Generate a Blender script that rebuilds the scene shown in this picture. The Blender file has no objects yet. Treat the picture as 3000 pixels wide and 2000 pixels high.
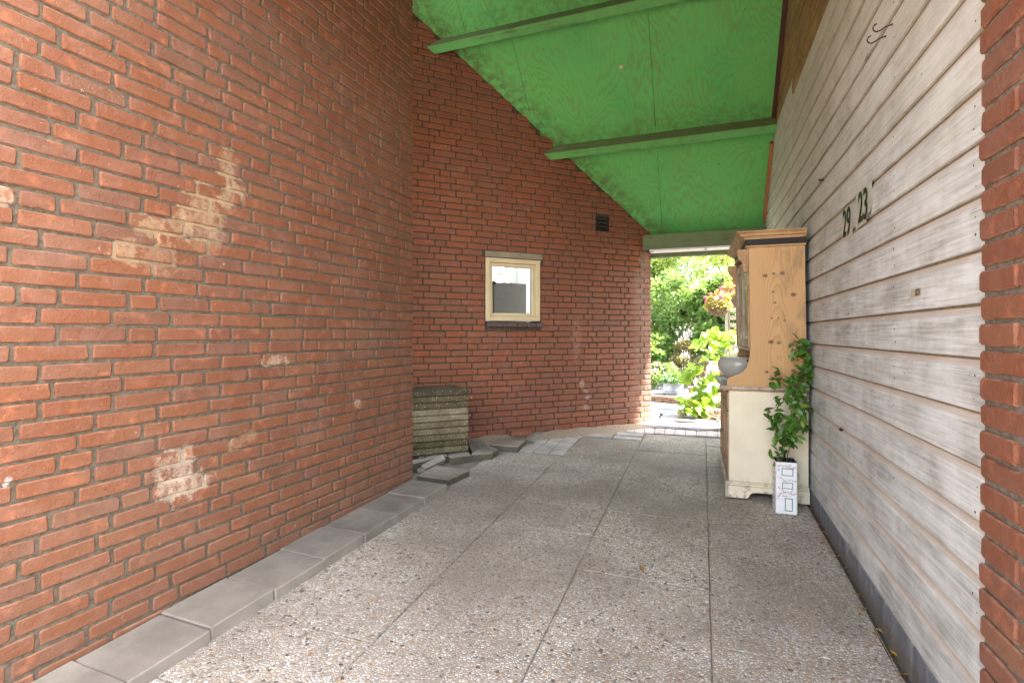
import bpy, bmesh, math, random
import numpy as np
from mathutils import Vector, Matrix, noise as mnoise

random.seed(7)
SC = bpy.context.scene
COL = SC.collection
R = math.radians

# ------------------------------------------------------------------ camera
TH = R(20.41)
HC = 1.07
cam_d = bpy.data.cameras.new('camera')
cam = bpy.data.objects.new('camera', cam_d)
COL.objects.link(cam)
cam.location = (0, 0, HC)
cam.rotation_euler = (R(90), 0, TH)
cam_d.sensor_fit = 'HORIZONTAL'
cam_d.sensor_width = 36
cam_d.lens = 18
cam_d.shift_y = -22 / 3000
cam_d.clip_start = 0.05
cam_d.clip_end = 500
SC.camera = cam

# ------------------------------------------------------------------ sky, sun, exposure
SUN_EL, SUN_AZ = 60, 72            # azimuth measured from +Y towards +X
w = bpy.data.worlds.new('World')
SC.world = w
w.use_nodes = True
wn = w.node_tree
wn.nodes.clear()
sky = wn.nodes.new('ShaderNodeTexSky')
sky.sky_type = 'NISHITA'
sky.sun_disc = False
sky.sun_elevation = R(SUN_EL)
sky.sun_rotation = R(SUN_AZ)
sky.air_density = 1.0
sky.dust_density = 3.0
hs = wn.nodes.new('ShaderNodeHueSaturation')
hs.inputs['Saturation'].default_value = 0.42
bg = wn.nodes.new('ShaderNodeBackground')
bg.inputs['Strength'].default_value = 0.15
wo = wn.nodes.new('ShaderNodeOutputWorld')
wn.links.new(sky.outputs[0], hs.inputs['Color'])
wn.links.new(hs.outputs[0], bg.inputs['Color'])
wn.links.new(bg.outputs[0], wo.inputs[0])

sun_d = bpy.data.lights.new('sun', 'SUN')
sun_d.energy = 5.0
sun_d.angle = R(2)
sun_d.color = (1.0, 0.96, 0.9)
sun = bpy.data.objects.new('sun', sun_d)
COL.objects.link(sun)
el, az = R(SUN_EL), R(SUN_AZ)
sdir = Vector((math.sin(az) * math.cos(el), math.cos(az) * math.cos(el), math.sin(el)))
sun.rotation_euler = sdir.to_track_quat('Z', 'Y').to_euler()
sun.location = sdir * 30

vs = SC.view_settings
vs.view_transform = 'Standard'
vs.look = 'None'
vs.gamma = 1
vs.use_curve_mapping = False
vs.exposure = 3.85

SC.render.engine = 'CYCLES'
SC.cycles.max_bounces = 10
SC.cycles.diffuse_bounces = 6
SC.cycles.glossy_bounces = 4
SC.cycles.transmission_bounces = 6
SC.cycles.transparent_max_bounces = 8
SC.cycles.caustics_reflective = False
SC.cycles.caustics_refractive = False
SC.cycles.sample_clamp_indirect = 8

# ------------------------------------------------------------------ measuring the photograph
FWD = Vector((-math.sin(TH), math.cos(TH), 0))
RGT = Vector((math.cos(TH), math.sin(TH), 0))
def ray(px, py):
    return FWD + RGT * ((px - 1500) / 1500) + Vector((0, 0, 1)) * ((978 - py) / 1500)
EYE = Vector((0, 0, HC))
def on_plane(px, py, p, n):
    d = ray(px, py); n = Vector(n)
    return EYE + d * ((Vector(p) - EYE).dot(n) / d.dot(n))
def floor_z(y):
    if y >= 5: return 0.0
    y = max(y, -1.0)
    return -0.016 * (5 - y) ** 1.48
def on_floor(px, py, dz=0.0):
    z = 0.0
    for _ in range(8):
        p = on_plane(px, py, (0, 0, z + dz), (0, 0, 1))
        z = floor_z(p.y)
    return p
def on_y(px, py, y): return on_plane(px, py, (0, y, 0), (0, 1, 0))
def project(p):
    v = Vector(p) - EYE
    d = v.dot(FWD)
    if d <= 0.05: return None
    return 1500 + 1500 * v.dot(RGT) / d, 978 - 1500 * v.z / d, d

# ------------------------------------------------------------------ node helpers
class Mat:
    def __init__(s, name, rough=0.8, spec=0.3, col=None):
        s.m = bpy.data.materials.new(name)
        s.m.use_nodes = True
        s.t = s.m.node_tree
        s.b = s.t.nodes['Principled BSDF']
        s.b.inputs['Roughness'].default_value = rough
        s.b.inputs['Specular IOR Level'].default_value = spec
        if col: s.b.inputs['Base Color'].default_value = (*col, 1)
        s._g = None
    def put(s, sock, v):
        if isinstance(v, bpy.types.NodeSocket): s.t.links.new(v, sock)
        elif isinstance(v, (tuple, list)) and len(v) == 3 and sock.type == 'RGBA': sock.default_value = (*v, 1)
        else: sock.default_value = v
    def node(s, typ, ins=None, **kw):
        n = s.t.nodes.new(typ)
        for k, v in kw.items(): setattr(n, k, v)
        for k, v in (ins or {}).items(): s.put(n.inputs[k], v)
        return n
    def geo(s):
        if not s._g: s._g = s.t.nodes.new('ShaderNodeNewGeometry')
        return s._g
    def pos(s): return s.geo().outputs['Position']
    def obj(s): return s.node('ShaderNodeTexCoord').outputs['Object']
    def rnd(s):
        a = s.node('ShaderNodeObjectInfo').outputs['Random']
        return s.math('FRACT', s.math('ADD', a, s.geo().outputs['Random Per Island']))
    def vscale(s, v, sc, off=(0, 0, 0)):
        return s.node('ShaderNodeMapping', {'Vector': v, 'Scale': sc, 'Location': off}).outputs[0]
    def noise(s, scale, detail=3, vec=None, rough=0.55, dist=0.0, col=False):
        n = s.node('ShaderNodeTexNoise', {'Vector': vec or s.pos(), 'Scale': scale, 'Detail': detail, 'Roughness': rough, 'Distortion': dist})
        return n.outputs['Color' if col else 'Fac']
    def voro(s, scale, vec=None, feature='F1', out='Distance', rnd=1.0):
        n = s.node('ShaderNodeTexVoronoi', {'Vector': vec or s.pos(), 'Scale': scale, 'Randomness': rnd}, feature=feature)
        return n.outputs[out]
    def math(s, op, a, b=0.0, c=None):
        n = s.node('ShaderNodeMath', {0: a, 1: b}, operation=op)
        if c is not None: s.put(n.inputs[2], c)
        return n.outputs[0]
    def rng(s, v, a, b, c=0.0, d=1.0, smooth=True):
        return s.node('ShaderNodeMapRange', {'Value': v, 'From Min': a, 'From Max': b, 'To Min': c, 'To Max': d},
                      interpolation_type='SMOOTHSTEP' if smooth else 'LINEAR').outputs[0]
    def mix(s, f, a, b, blend='MIX'):
        n = s.node('ShaderNodeMix', {0: f}, data_type='RGBA', blend_type=blend)
        s.put(n.inputs[6], a); s.put(n.inputs[7], b)
        return n.outputs[2]
    def ramp(s, f, stops, const=False):
        n = s.node('ShaderNodeValToRGB', {0: f})
        cr = n.color_ramp
        cr.interpolation = 'CONSTANT' if const else 'LINEAR'
        while len(cr.elements) < len(stops): cr.elements.new(0.5)
        for e, (p, c) in zip(cr.elements, stops): e.position = p; e.color = (*c, 1)
        return n.outputs[0]
    def xyz(s, v):
        n = s.node('ShaderNodeSeparateXYZ', {0: v}); return n.outputs[0], n.outputs[1], n.outputs[2]
    def comb(s, x, y, z): return s.node('ShaderNodeCombineXYZ', {0: x, 1: y, 2: z}).outputs[0]
    def blob(s, c, r, nz, amp, soft=0.25, sc=(1, 1, 1), vec=None):
        d = s.node('ShaderNodeVectorMath', {0: s.vscale(vec or s.pos(), sc), 1: tuple(a * b for a, b in zip(c, sc))}, operation='DISTANCE').outputs['Value']
        d = s.math('ADD', d, s.math('MULTIPLY', s.math('SUBTRACT', nz, 0.5), amp))
        return s.rng(d, r * (1 - soft), r * (1 + soft), 1.0, 0.0)
    def color(s, c): s.put(s.b.inputs['Base Color'], c)
    def rough(s, r): s.put(s.b.inputs['Roughness'], r)
    def bump(s, h, dist, strength=1.0, prev=None):
        n = s.node('ShaderNodeBump', {'Height': h, 'Distance': dist, 'Strength': strength})
        if prev: s.put(n.inputs['Normal'], prev)
        s.t.links.new(n.outputs[0], s.b.inputs['Normal'])
        return n.outputs[0]
    def translucent(s, col, f):
        out = s.t.nodes['Material Output']
        tr = s.node('ShaderNodeBsdfTranslucent', {'Color': col})
        mx = s.node('ShaderNodeMixShader', {0: f, 1: s.b.outputs[0], 2: tr.outputs[0]})
        s.t.links.new(mx.outputs[0], out.inputs['Surface'])

# ------------------------------------------------------------------ mesh helpers
class MB:
    def __init__(s): s.v = []; s.f = []; s.mi = []
    def add(s, vs_, fs, mi=0):
        o = len(s.v)
        s.v += [tuple(v) for v in vs_]
        s.f += [tuple(i + o for i in f) for f in fs]
        s.mi += [mi] * len(fs)
    def box(s, a, b, mi=0, M=None):
        (x0, y0, z0), (x1, y1, z1) = a, b
        vs_ = [(x, y, z) for z in (z0, z1) for y in (y0, y1) for x in (x0, x1)]
        if M: vs_ = [M @ Vector(v) for v in vs_]
        s.add(vs_, [(0, 2, 3, 1), (4, 5, 7, 6), (0, 1, 5, 4), (2, 6, 7, 3), (0, 4, 6, 2), (1, 3, 7, 5)], mi)
    def cbox(s, a, b, ch=0.004, mi=0, M=None):
        """box with chamfered edges"""
        c = [(a[i] + b[i]) / 2 for i in range(3)]; h = [(b[i] - a[i]) / 2 for i in range(3)]
        bm = bmesh.new(); bmesh.ops.create_cube(bm, size=2)
        for v in bm.verts: v.co = Vector([c[i] + v.co[i] * h[i] for i in range(3)])
        bmesh.ops.bevel(bm, geom=bm.edges[:], offset=ch, segments=1, affect='EDGES')
        s.bm(bm, mi, M)
    def bm(s, bm, mi=0, M=None):
        bm.verts.index_update()
        s.add([(M @ v.co) if M else v.co for v in bm.verts], [[v.index for v in f.verts] for f in bm.faces], mi)
        bm.free()
    def prism(s, poly, ext, f, mi=0):
        """poly: 2D points, ext: (e0,e1), f(u,v,e)->xyz"""
        n = len(poly)
        vs_ = [f(u, v, ext[0]) for u, v in poly] + [f(u, v, ext[1]) for u, v in poly]
        fs = [tuple(range(n - 1, -1, -1)), tuple(range(n, 2 * n))] + [(i, (i + 1) % n, n + (i + 1) % n, n + i) for i in range(n)]
        s.add(vs_, fs, mi)
    def tube(s, pts, r, n=6, mi=0, cap=True):
        pts = [Vector(p) for p in pts]
        rs = r if isinstance(r, (list, tuple)) else [r] * len(pts)
        rings = []
        for i, p in enumerate(pts):
            t = (pts[min(i + 1, len(pts) - 1)] - pts[max(i - 1, 0)]).normalized()
            a = t.cross(Vector((0.13, 0.31, 0.94))).normalized()
            if a.length < 0.1: a = t.cross(Vector((1, 0, 0))).normalized()
            b = t.cross(a)
            rings += [p + (a * math.cos(k * 2 * math.pi / n) + b * math.sin(k * 2 * math.pi / n)) * rs[i] for k in range(n)]
        fs = [(i * n + k, i * n + (k + 1) % n, (i + 1) * n + (k + 1) % n, (i + 1) * n + k) for i in range(len(pts) - 1) for k in range(n)]
        if cap: fs += [tuple(range(n - 1, -1, -1)), tuple(range((len(pts) - 1) * n, len(pts) * n))]
        s.add(rings, fs, mi)
    def lathe(s, prof, n=24, c=(0, 0, 0), mi=0):
        o = []
        for r, z in prof: o += [(c[0] + r * math.cos(k * 2 * math.pi / n), c[1] + r * math.sin(k * 2 * math.pi / n), c[2] + z) for k in range(n)]
        fs = [(i * n + k, i * n + (k + 1) % n, (i + 1) * n + (k + 1) % n, (i + 1) * n + k) for i in range(len(prof) - 1) for k in range(n)]
        s.add(o, fs, mi)
    def mesh(s, name, mats, smooth=False):
        me = bpy.data.meshes.new(name)
        me.from_pydata(s.v, [], s.f)
        for m in (mats if isinstance(mats, (list, tuple)) else [mats]): me.materials.append(m)
        if any(s.mi): me.polygons.foreach_set('material_index', s.mi)
        if smooth: me.polygons.foreach_set('use_smooth', [True] * len(me.polygons))
        me.update()
        return me
    def obj(s, name, mats, parent=None, smooth=False, M=None):
        return link(name, s.mesh(name, mats, smooth), parent, M)

def link(name, me, parent=None, M=None):
    o = bpy.data.objects.new(name, me)
    COL.objects.link(o)
    if parent: o.parent = parent
    if M is not None: o.matrix_local = M
    return o
def tag(o, label=None, cat=None, group=None, kind=None):
    if label: o['label'] = label
    if cat: o['category'] = cat
    if group: o['group'] = group
    if kind: o['kind'] = kind
    return o
def thing(name, label, cat, loc=(0, 0, 0), rz=0, group=None):
    o = bpy.data.objects.new(name, None)
    COL.objects.link(o)
    o.location = loc; o.rotation_euler = (0, 0, rz); o.empty_display_size = 0.1
    return tag(o, label, cat, group)
def structure(name, loc=(0, 0, 0)):
    o = bpy.data.objects.new(name, None)
    COL.objects.link(o); o.location = loc; o.empty_display_size = 0.1
    return tag(o, kind='structure')
def frame(o, u, n, z=(0, 0, 1)):
    """matrix with local x=u, y=z, z=n at o"""
    u, n, z = Vector(u), Vector(n), Vector(z)
    return Matrix(((u.x, z.x, n.x, o[0]), (u.y, z.y, n.y, o[1]), (u.z, z.z, n.z, o[2]), (0, 0, 0, 1)))

# ------------------------------------------------------------------ materials
def brick_mat(name, tint=(1, 1, 1), dust=0.25, scuff=1.0, stains=(), rough=0.78, dark=0.0, worn=.42):
    m = Mat(name, rough, 0.35)
    r = m.rnd()
    base = m.ramp(r, [(0, (.33, .112, .05)), (.3, (.31, .10, .044)), (.5, (.30, .10, .048)), (.7, (.275, .102, .056)),
                      (.86, (.245, .104, .067)), (.94, (.35, .135, .064)), (1, (.305, .10, .045))])
    base = m.mix(1.0, base, tint, 'MULTIPLY')
    big = m.noise(1.3, 3)
    mot = m.noise(11, 4, rough=.65)
    base = m.mix(m.math('MULTIPLY', m.rng(mot, .42, .72), .45), base, (.225, .11, .08))
    base = m.mix(m.math('MULTIPLY', m.rng(m.noise(17, 2, vec=m.vscale(m.pos(), (1, 1, 1), (4, 9, 2))), .55, .75), .35), base, (.45, .15, .065))
    fine = m.noise(150, 3, rough=.7)
    base = m.mix(m.math('MULTIPLY', m.rng(fine, .3, .75), .25), base, (.21, .085, .05))
    if dark: base = m.mix(m.math('MULTIPLY', m.rng(big, .35, .65), dark), base, (.11, .05, .032))
    base = m.mix(m.math('MULTIPLY', m.rng(m.noise(2.6, 4, rough=.6), .45, .78), dust), base, tuple(a * b for a, b in zip((.42, .29, .22), [.35 + .65 * t for t in tint])))
    scr = m.noise(30, 5, rough=.75, dist=1.6)
    msk = m.math('MULTIPLY', m.rng(scr, .64, .70), m.rng(m.noise(3.3, 2), .48, .62))
    base = m.mix(m.math('MULTIPLY', msk, .75 * scuff), base, (.58, .50, .45))
    specks = m.math('MULTIPLY', m.rng(m.voro(70), .10, .05), m.rng(m.noise(6, 2), .52, .6))
    base = m.mix(m.math('MULTIPLY', specks, .7 * scuff), base, (.62, .52, .44))
    low = m.math('MULTIPLY', m.rng(m.math('ADD', m.xyz(m.pos())[2], m.math('MULTIPLY', m.noise(2.2, 4), .9)), 1.25, .25), m.rng(m.noise(8, 4, rough=.7), .3, .65))
    base = m.mix(m.math('MULTIPLY', low, .5), base, tuple(a * t for a, t in zip((.33, .17, .125), tint)))
    zc = m.math('ABSOLUTE', m.math('SUBTRACT', m.math('FRACT', m.math('ADD', m.math('DIVIDE', m.math('SUBTRACT', m.xyz(m.pos())[2], 1.067), .0635), 100.5)), .5))
    arris = m.math('MULTIPLY', m.rng(zc, .31, .40), m.rng(m.noise(24, 4, rough=.7), .36, .62))
    base = m.mix(m.math('MULTIPLY', arris, worn), base, (.44, .25, .165))
    nz = m.noise(15, 6, rough=.74); nf = m.rng(m.noise(40, 5, rough=.78), .40, .56)
    for c, rad, sc, col, op in stains:
        k = m.math('MULTIPLY', m.math('MULTIPLY', m.blob(c, rad * .8, nz, rad * 4.2, .3, sc), op * .66), m.math('ADD', m.math('MULTIPLY', nf, .75), .25))
        base = m.mix(k, base, col)
    m.color(base)
    h = m.math('ADD', m.math('MULTIPLY', fine, .45), m.math('MULTIPLY', m.noise(38, 3), 1.0))
    h = m.math('ADD', h, m.math('MULTIPLY', m.noise(75, 4, rough=.8), .8))
    m.bump(h, .005, .8)
    return m.m

def mortar_mat(name, col, stains=()):
    m = Mat(name, .95, .1)
    n1 = m.noise(60, 5, rough=.7); n2 = m.noise(3, 3)
    b = m.mix(m.rng(n1, .3, .7), tuple(c * .55 for c in col), tuple(c * 1.15 for c in col))
    b = m.mix(m.math('MULTIPLY', m.rng(n2, .4, .7), .4), b, tuple(c * .7 for c in col))
    nz = m.noise(14, 5, rough=.7)
    for c, rad, sc, cc, op in stains:
        b = m.mix(m.math('MULTIPLY', m.blob(c, rad, nz, rad * 2.2, .2, sc), op * .85), b, cc)
    m.color(b)
    m.bump(n1, .006, .9)
    return m.m

def wood_paint(name, paint, bare, wear=.5, axis=(40, 1.5, 40), rough=.6):
    m = Mat(name, rough, .3)
    g = m.noise(1.0, 4, vec=m.vscale(m.obj(), axis), rough=.6, dist=.4)
    p = m.noise(7, 4, rough=.65)
    f = m.math('MULTIPLY', m.rng(m.math('ADD', m.math('MULTIPLY', g, .6), m.math('MULTIPLY', p, .4)), 1 - wear - .08, 1 - wear + .08), .9)
    b = m.mix(m.math('MULTIPLY', m.rng(p, .35, .7), .25), paint, tuple(c * .7 for c in paint))
    m.color(m.mix(f, b, bare))
    m.bump(g, .0015, .5)
    return m.m

def plain(name, col, rough=.6, spec=.3, metal=0.0, var=.25, nscale=20, bump=0.0):
    m = Mat(name, rough, spec)
    n = m.noise(nscale, 4, rough=.65)
    m.color(m.mix(m.math('MULTIPLY', m.rng(n, .35, .7), var * 2), col, tuple(c * .5 for c in col)))
    m.b.inputs['Metallic'].default_value = metal
    if bump: m.bump(n, bump, .6)
    return m.m

def concrete(name, col, moss=0.0, light=0.3, grain=260):
    m = Mat(name, .92, .2)
    n1 = m.noise(4, 5, rough=.65); n2 = m.noise(grain, 3, rough=.7); r = m.rnd()
    b = m.mix(m.rng(n1, .3, .72), tuple(c * .62 for c in col), tuple(c * 1.14 for c in col))
    b = m.mix(m.math('MULTIPLY', m.rng(m.noise(22, 5, rough=.75), .55, .72), .4), b, tuple(c * .5 for c in col))
    b = m.mix(m.math('MULTIPLY', m.rng(n2, .35, .75), .35), b, tuple(c * .5 for c in col))
    b = m.mix(m.math('MULTIPLY', r, light), b, tuple(c * 1.25 for c in col))
    if moss:
        b = m.mix(m.math('MULTIPLY', m.rng(m.noise(9, 4), .4, .65), moss), b, (.10, .105, .055))
    m.color(b)
    m.bump(n2, .0018, .7)
    return m.m

def aggregate(name, k=1.0):
    m = Mat(name, .82, .3)
    v = m.pos()
    warp = m.node('ShaderNodeVectorMath', {0: v, 1: m.node('ShaderNodeVectorMath', {0: m.noise(26, 2, col=True), 3: .012}, operation='SCALE').outputs[0]}, operation='ADD').outputs[0]
    cell = m.voro(86, warp, out='Color')
    edge = m.voro(86, warp, 'DISTANCE_TO_EDGE')
    cx, cy, cz = m.xyz(cell)
    peb = m.ramp(cx, [(0, (.42, .385, .34)), (.18, (.54, .52, .48)), (.36, (.33, .28, .225)), (.5, (.58, .55, .50)), (.64, (.44, .38, .30)),
                      (.78, (.23, .21, .19)), (.86, (.44, .35, .235)), (.915, (.36, .20, .095)), (.94, (.15, .12, .10)), (.955, (.035, .037, .042))], True)
    peb = m.mix(m.math('MULTIPLY', cy, .3), peb, (.34, .30, .25))
    cem = m.mix(m.noise(120, 2), (.19, .155, .12), (.28, .24, .19))
    b = m.mix(m.rng(edge, .05, .16), cem, peb)
    d2 = m.voro(41, warp); c2 = m.xyz(m.voro(41, warp, out='Color'))
    big2 = m.ramp(c2[1], [(0, (.035, .038, .045)), (.45, (.05, .042, .036)), (.6, (.36, .20, .08)), (.8, (.30, .13, .06)), (.9, (.62, .60, .56))], True)
    b = m.mix(m.math('MULTIPLY', m.rng(d2, .36, .27), m.rng(c2[0], .885, .89)), b, big2)
    big = m.noise(1.1, 4, rough=.6); mid = m.noise(5, 4)
    b = m.mix(m.math('MULTIPLY', m.rng(big, .36, .62), .6), b, (.14, .112, .085))
    b = m.mix(m.math('MULTIPLY', m.rng(mid, .5, .75), .3), b, (.13, .115, .09))
    r = m.node('ShaderNodeObjectInfo').outputs['Random']
    b = m.mix(m.math('MULTIPLY', r, .3), b, (.21, .18, .145))
    ox, oy, oz = m.xyz(m.obj())
    eg = m.math('MAXIMUM', m.math('SUBTRACT', m.math('ABSOLUTE', ox), .2987), m.math('SUBTRACT', m.math('ABSOLUTE', oy), .1987))
    eg = m.math('MULTIPLY', m.rng(m.math('ADD', eg, m.math('MULTIPLY', m.noise(19, 4, rough=.7), .022)), -.001, .010), .22)
    b = m.mix(eg, b, (.11, .09, .065))
    if k != 1: b = m.mix(1.0, b, (k, k, k), 'MULTIPLY')
    m.color(b)
    h = m.rng(edge, 0, .35)
    m.bump(h, .004, .9)
    m.rough(m.rng(cz, 0, 1, .55, .9))
    return m.m

def side_aggregate():
    m = Mat('mossy_slab', .95, .15)
    r = m.rnd()
    n = m.noise(7, 5, rough=.7); n2 = m.noise(45, 4, rough=.7)
    b = m.ramp(m.math('ADD', m.math('MULTIPLY', n, .6), m.math('MULTIPLY', r, .4)),
               [(.28, (.05, .04, .022)), (.45, (.11, .09, .05)), (.6, (.175, .145, .085)), (.78, (.29, .245, .155))])
    b = m.mix(m.math('MULTIPLY', m.rng(n2, .45, .7), .6), b, (.06, .05, .03))
    d = m.voro(80); cc = m.xyz(m.voro(80, out='Color'))[0]
    sp = m.math('MULTIPLY', m.rng(d, .32, .22), m.rng(m.math('ADD', cc, m.math('MULTIPLY', n, .5)), 1.0, 1.05))
    b = m.mix(sp, b, (.46, .40, .27))
    m.color(b); m.bump(n2, .004, .8)
    return m.m

def plank_paint(name, white, bare, wear, cove=False):
    m = Mat(name, .68, .25)
    v = m.pos()
    r = m.node('ShaderNodeObjectInfo').outputs['Random']
    off = m.math('MULTIPLY', r, 37.0)
    x, y, z = m.xyz(v)
    vv = m.comb(x, m.math('ADD', y, off), z)
    grain = m.noise(1.0, 5, vec=m.vscale(vv, (3, 3.2, 95)), rough=.62, dist=.55)
    fineg = m.noise(1.0, 3, vec=m.vscale(vv, (3, 9, 330)), rough=.6)
    patch = m.noise(3.6, 5, rough=.68, vec=m.vscale(vv, (1, 1, 1.8)))
    drip = m.noise(1.0, 4, vec=m.vscale(v, (5, 9, 1.8)), rough=.6)
    f = m.math('ADD', m.math('ADD', m.math('MULTIPLY', grain, .40), m.math('MULTIPLY', patch, .44)), m.math('MULTIPLY', drip, .16))
    f = m.math('ADD', f, m.math('MULTIPLY', m.math('SUBTRACT', r, .5), .05))
    b = m.mix(m.rng(f, .37, .55), white, tuple(a * .5 + c * .5 for a, c in zip(white, bare)))
    b = m.mix(m.math('MULTIPLY', m.rng(f, .50, .63), wear), b, bare)
    b = m.mix(m.math('MULTIPLY', m.rng(fineg, .58, .72), .28 * wear + .05), b, tuple(c * .6 for c in bare))
    tan = m.rng(m.math('ADD', z, m.math('MULTIPLY', m.noise(1.2, 3), 1.2)), 1.7, 3.1)
    b = m.mix(m.math('MULTIPLY', tan, .5), b, (.50, .44, .32))
    spots = m.math('MULTIPLY', m.rng(m.voro(13, m.vscale(vv, (1, .6, 1))), .055, .03), m.rng(m.noise(2.5, 2), .45, .55))
    b = m.mix(m.math('MULTIPLY', spots, .7), b, (.10, .075, .055))
    crack = m.math('MULTIPLY', m.rng(m.noise(1.0, 3, vec=m.vscale(vv, (3, 6, 130)), dist=.7), .70, .74), .55)
    b = m.mix(crack, b, (.12, .10, .085))
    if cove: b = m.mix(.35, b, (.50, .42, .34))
    m.color(b)
    m.bump(m.math('ADD', grain, m.math('MULTIPLY', fineg, .5)), .0018, .55)
    return m.m

def plywood(name, green, dark):
    m = Mat(name, .62, .3)
    v = m.pos()
    x, y, z = m.xyz(v)
    s = m.math('MULTIPLY', m.math('SUBTRACT', z, y), .70)     # runs up the slope
    pan = m.math('FLOOR', m.math('DIVIDE', m.math('ADD', x, .444 + 12.2), 1.22))
    vv = m.comb(m.math('ADD', x, m.math('MULTIPLY', pan, 7.3)), m.math('MULTIPLY', s, .42), 0.0)
    lo = m.noise(2.1, 2, vec=vv, rough=.42, dist=.25)
    q = m.math('ADD', m.math('MULTIPLY', lo, 27.0), m.math('MULTIPLY', m.noise(14, 4, vec=m.vscale(m.comb(x, s, 0.0), (1.6, .3, 1)), rough=.65), 2.6))
    wv = m.math('SINE', m.math('MULTIPLY', q, 6.283))
    wav = m.rng(wv, -.1, .9)
    fib = m.noise(1.0, 4, vec=m.vscale(m.comb(x, s, 0.0), (130, 5, 1)), rough=.65)
    patch = m.noise(2.2, 4)
    k = m.math('MULTIPLY', wav, m.rng(patch, .3, .62, .35, 1.0))
    b = m.mix(m.math('MULTIPLY', k, .66), green, dark)
    b = m.mix(m.math('MULTIPLY', m.rng(fib, .5, .75), .35), b, dark)
    b = m.mix(m.math('MULTIPLY', m.rng(m.noise(1.6, 3, vec=m.vscale(v, (1, 1, 1), (5, 5, 5))), .5, .7), .35), b, (.045, .33, .10))
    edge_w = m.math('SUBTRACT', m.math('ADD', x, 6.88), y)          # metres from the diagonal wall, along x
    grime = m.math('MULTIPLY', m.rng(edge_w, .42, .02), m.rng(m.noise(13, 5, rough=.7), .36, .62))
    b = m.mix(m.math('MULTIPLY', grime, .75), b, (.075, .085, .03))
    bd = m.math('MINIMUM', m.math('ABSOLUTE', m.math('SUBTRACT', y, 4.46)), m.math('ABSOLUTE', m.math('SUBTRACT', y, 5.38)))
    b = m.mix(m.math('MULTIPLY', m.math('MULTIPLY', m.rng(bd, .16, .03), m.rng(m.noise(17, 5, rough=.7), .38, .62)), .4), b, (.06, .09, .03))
    dirt = m.math('MULTIPLY', m.rng(m.noise(26, 5, rough=.7), .64, .72), .8)
    b = m.mix(dirt, b, (.03, .055, .02))
    b = m.mix(m.blob((-.72, 4.88, 3.58), .020, m.noise(40, 3), .03, .3), b, (.45, .40, .24))
    m.color(b)
    m.bump(m.math('ADD', wav, fib), .0009, .45)
    m.rough(m.rng(patch, .3, .7, .5, .72))
    return m.m

def pine_mat(name, knots, light=(.47, .285, .12), darkc=(.31, .16, .06)):
    """knots: (x, z, radius) in the side panel's own coordinates"""
    m = Mat(name, .5, .35)
    x, y, z = m.xyz(m.obj())
    u = x
    dk = None
    for kx, kz, kr in knots:
        dx = m.math('SUBTRACT', x, kx); dz = m.math('SUBTRACT', z, kz)
        d2 = m.math('ADD', m.math('MULTIPLY', m.math('MULTIPLY', dx, dx), 1 / (kr * kr * 9)), m.math('MULTIPLY', m.math('MULTIPLY', dz, dz), 1 / (kr * kr * 60)))
        e = m.math('POWER', 2.718, m.math('MULTIPLY', d2, -1.0))
        u = m.math('ADD', u, m.math('MULTIPLY', e, kr * .9))
        core = m.math('ADD', m.math('MULTIPLY', m.math('MULTIPLY', dx, dx), 1 / (kr * kr)), m.math('MULTIPLY', m.math('MULTIPLY', dz, dz), 1.6 / (kr * kr)))
        c = m.rng(core, 2.4, .2)
        dk = c if dk is None else m.math('MAXIMUM', dk, c)
    # cathedral grain around the middle of the board
    cen = m.math('SUBTRACT', u, -.175)
    zz = m.noise(1.0, 2, vec=m.comb(0.0, 3.1, m.math('MULTIPLY', z, 2.3)))
    arch = m.math('ADD', m.math('MULTIPLY', m.math('MULTIPLY', cen, cen), 55.0), m.math('MULTIPLY', z, .9))
    arch = m.math('ADD', arch, m.math('MULTIPLY', zz, .8))
    wob = m.noise(1.0, 3, vec=m.vscale(m.obj(), (14, 14, 1.6)))
    q = m.math('ADD', m.math('MULTIPLY', arch, 9.0), m.math('MULTIPLY', wob, 2.0))
    fr = m.math('FRACT', q)
    line = m.math('MULTIPLY', m.rng(fr, .35, .95), m.rng(fr, 1.0, .96))
    b = m.mix(m.math('MULTIPLY', line, .5), light, darkc)
    fib = m.noise(1.0, 3, vec=m.vscale(m.obj(), (230, 230, 7)), rough=.6)
    b = m.mix(m.math('MULTIPLY', m.rng(fib, .45, .75), .25), b, darkc)
    b = m.mix(m.math('MULTIPLY', m.rng(m.noise(5, 3), .5, .75), .3), b, (.45, .30, .17))
    if dk is not None: b = m.mix(m.math('MULTIPLY', dk, .85), b, (.09, .045, .026))
    # grey smears round the knots of the back edge
    sm = m.noise(1.0, 4, vec=m.vscale(m.obj(), (9, 9, 3)), rough=.65)
    b = m.mix(m.math('MULTIPLY', m.math('MULTIPLY', m.rng(sm, .47, .62), m.rng(x, -.21, -.06)), .75), b, (.20, .135, .08))
    m.color(b)
    m.bump(fib, .0006, .4)
    return m.m

def leaf_mat(name, a, b, c, trans=.35, rough=.45, spec=.35):
    m = Mat(name, rough, spec)
    r = m.rnd()
    col = m.ramp(r, [(0, a), (.5, b), (1, c)])
    col = m.mix(m.math('MULTIPLY', m.rng(m.noise(2.5, 2), .4, .65), .3), col, tuple(k * .7 for k in a))
    m.color(col)
    m.translucent(m.mix(.5, col, (.20, .26, .03)), trans)
    return m.m

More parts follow.
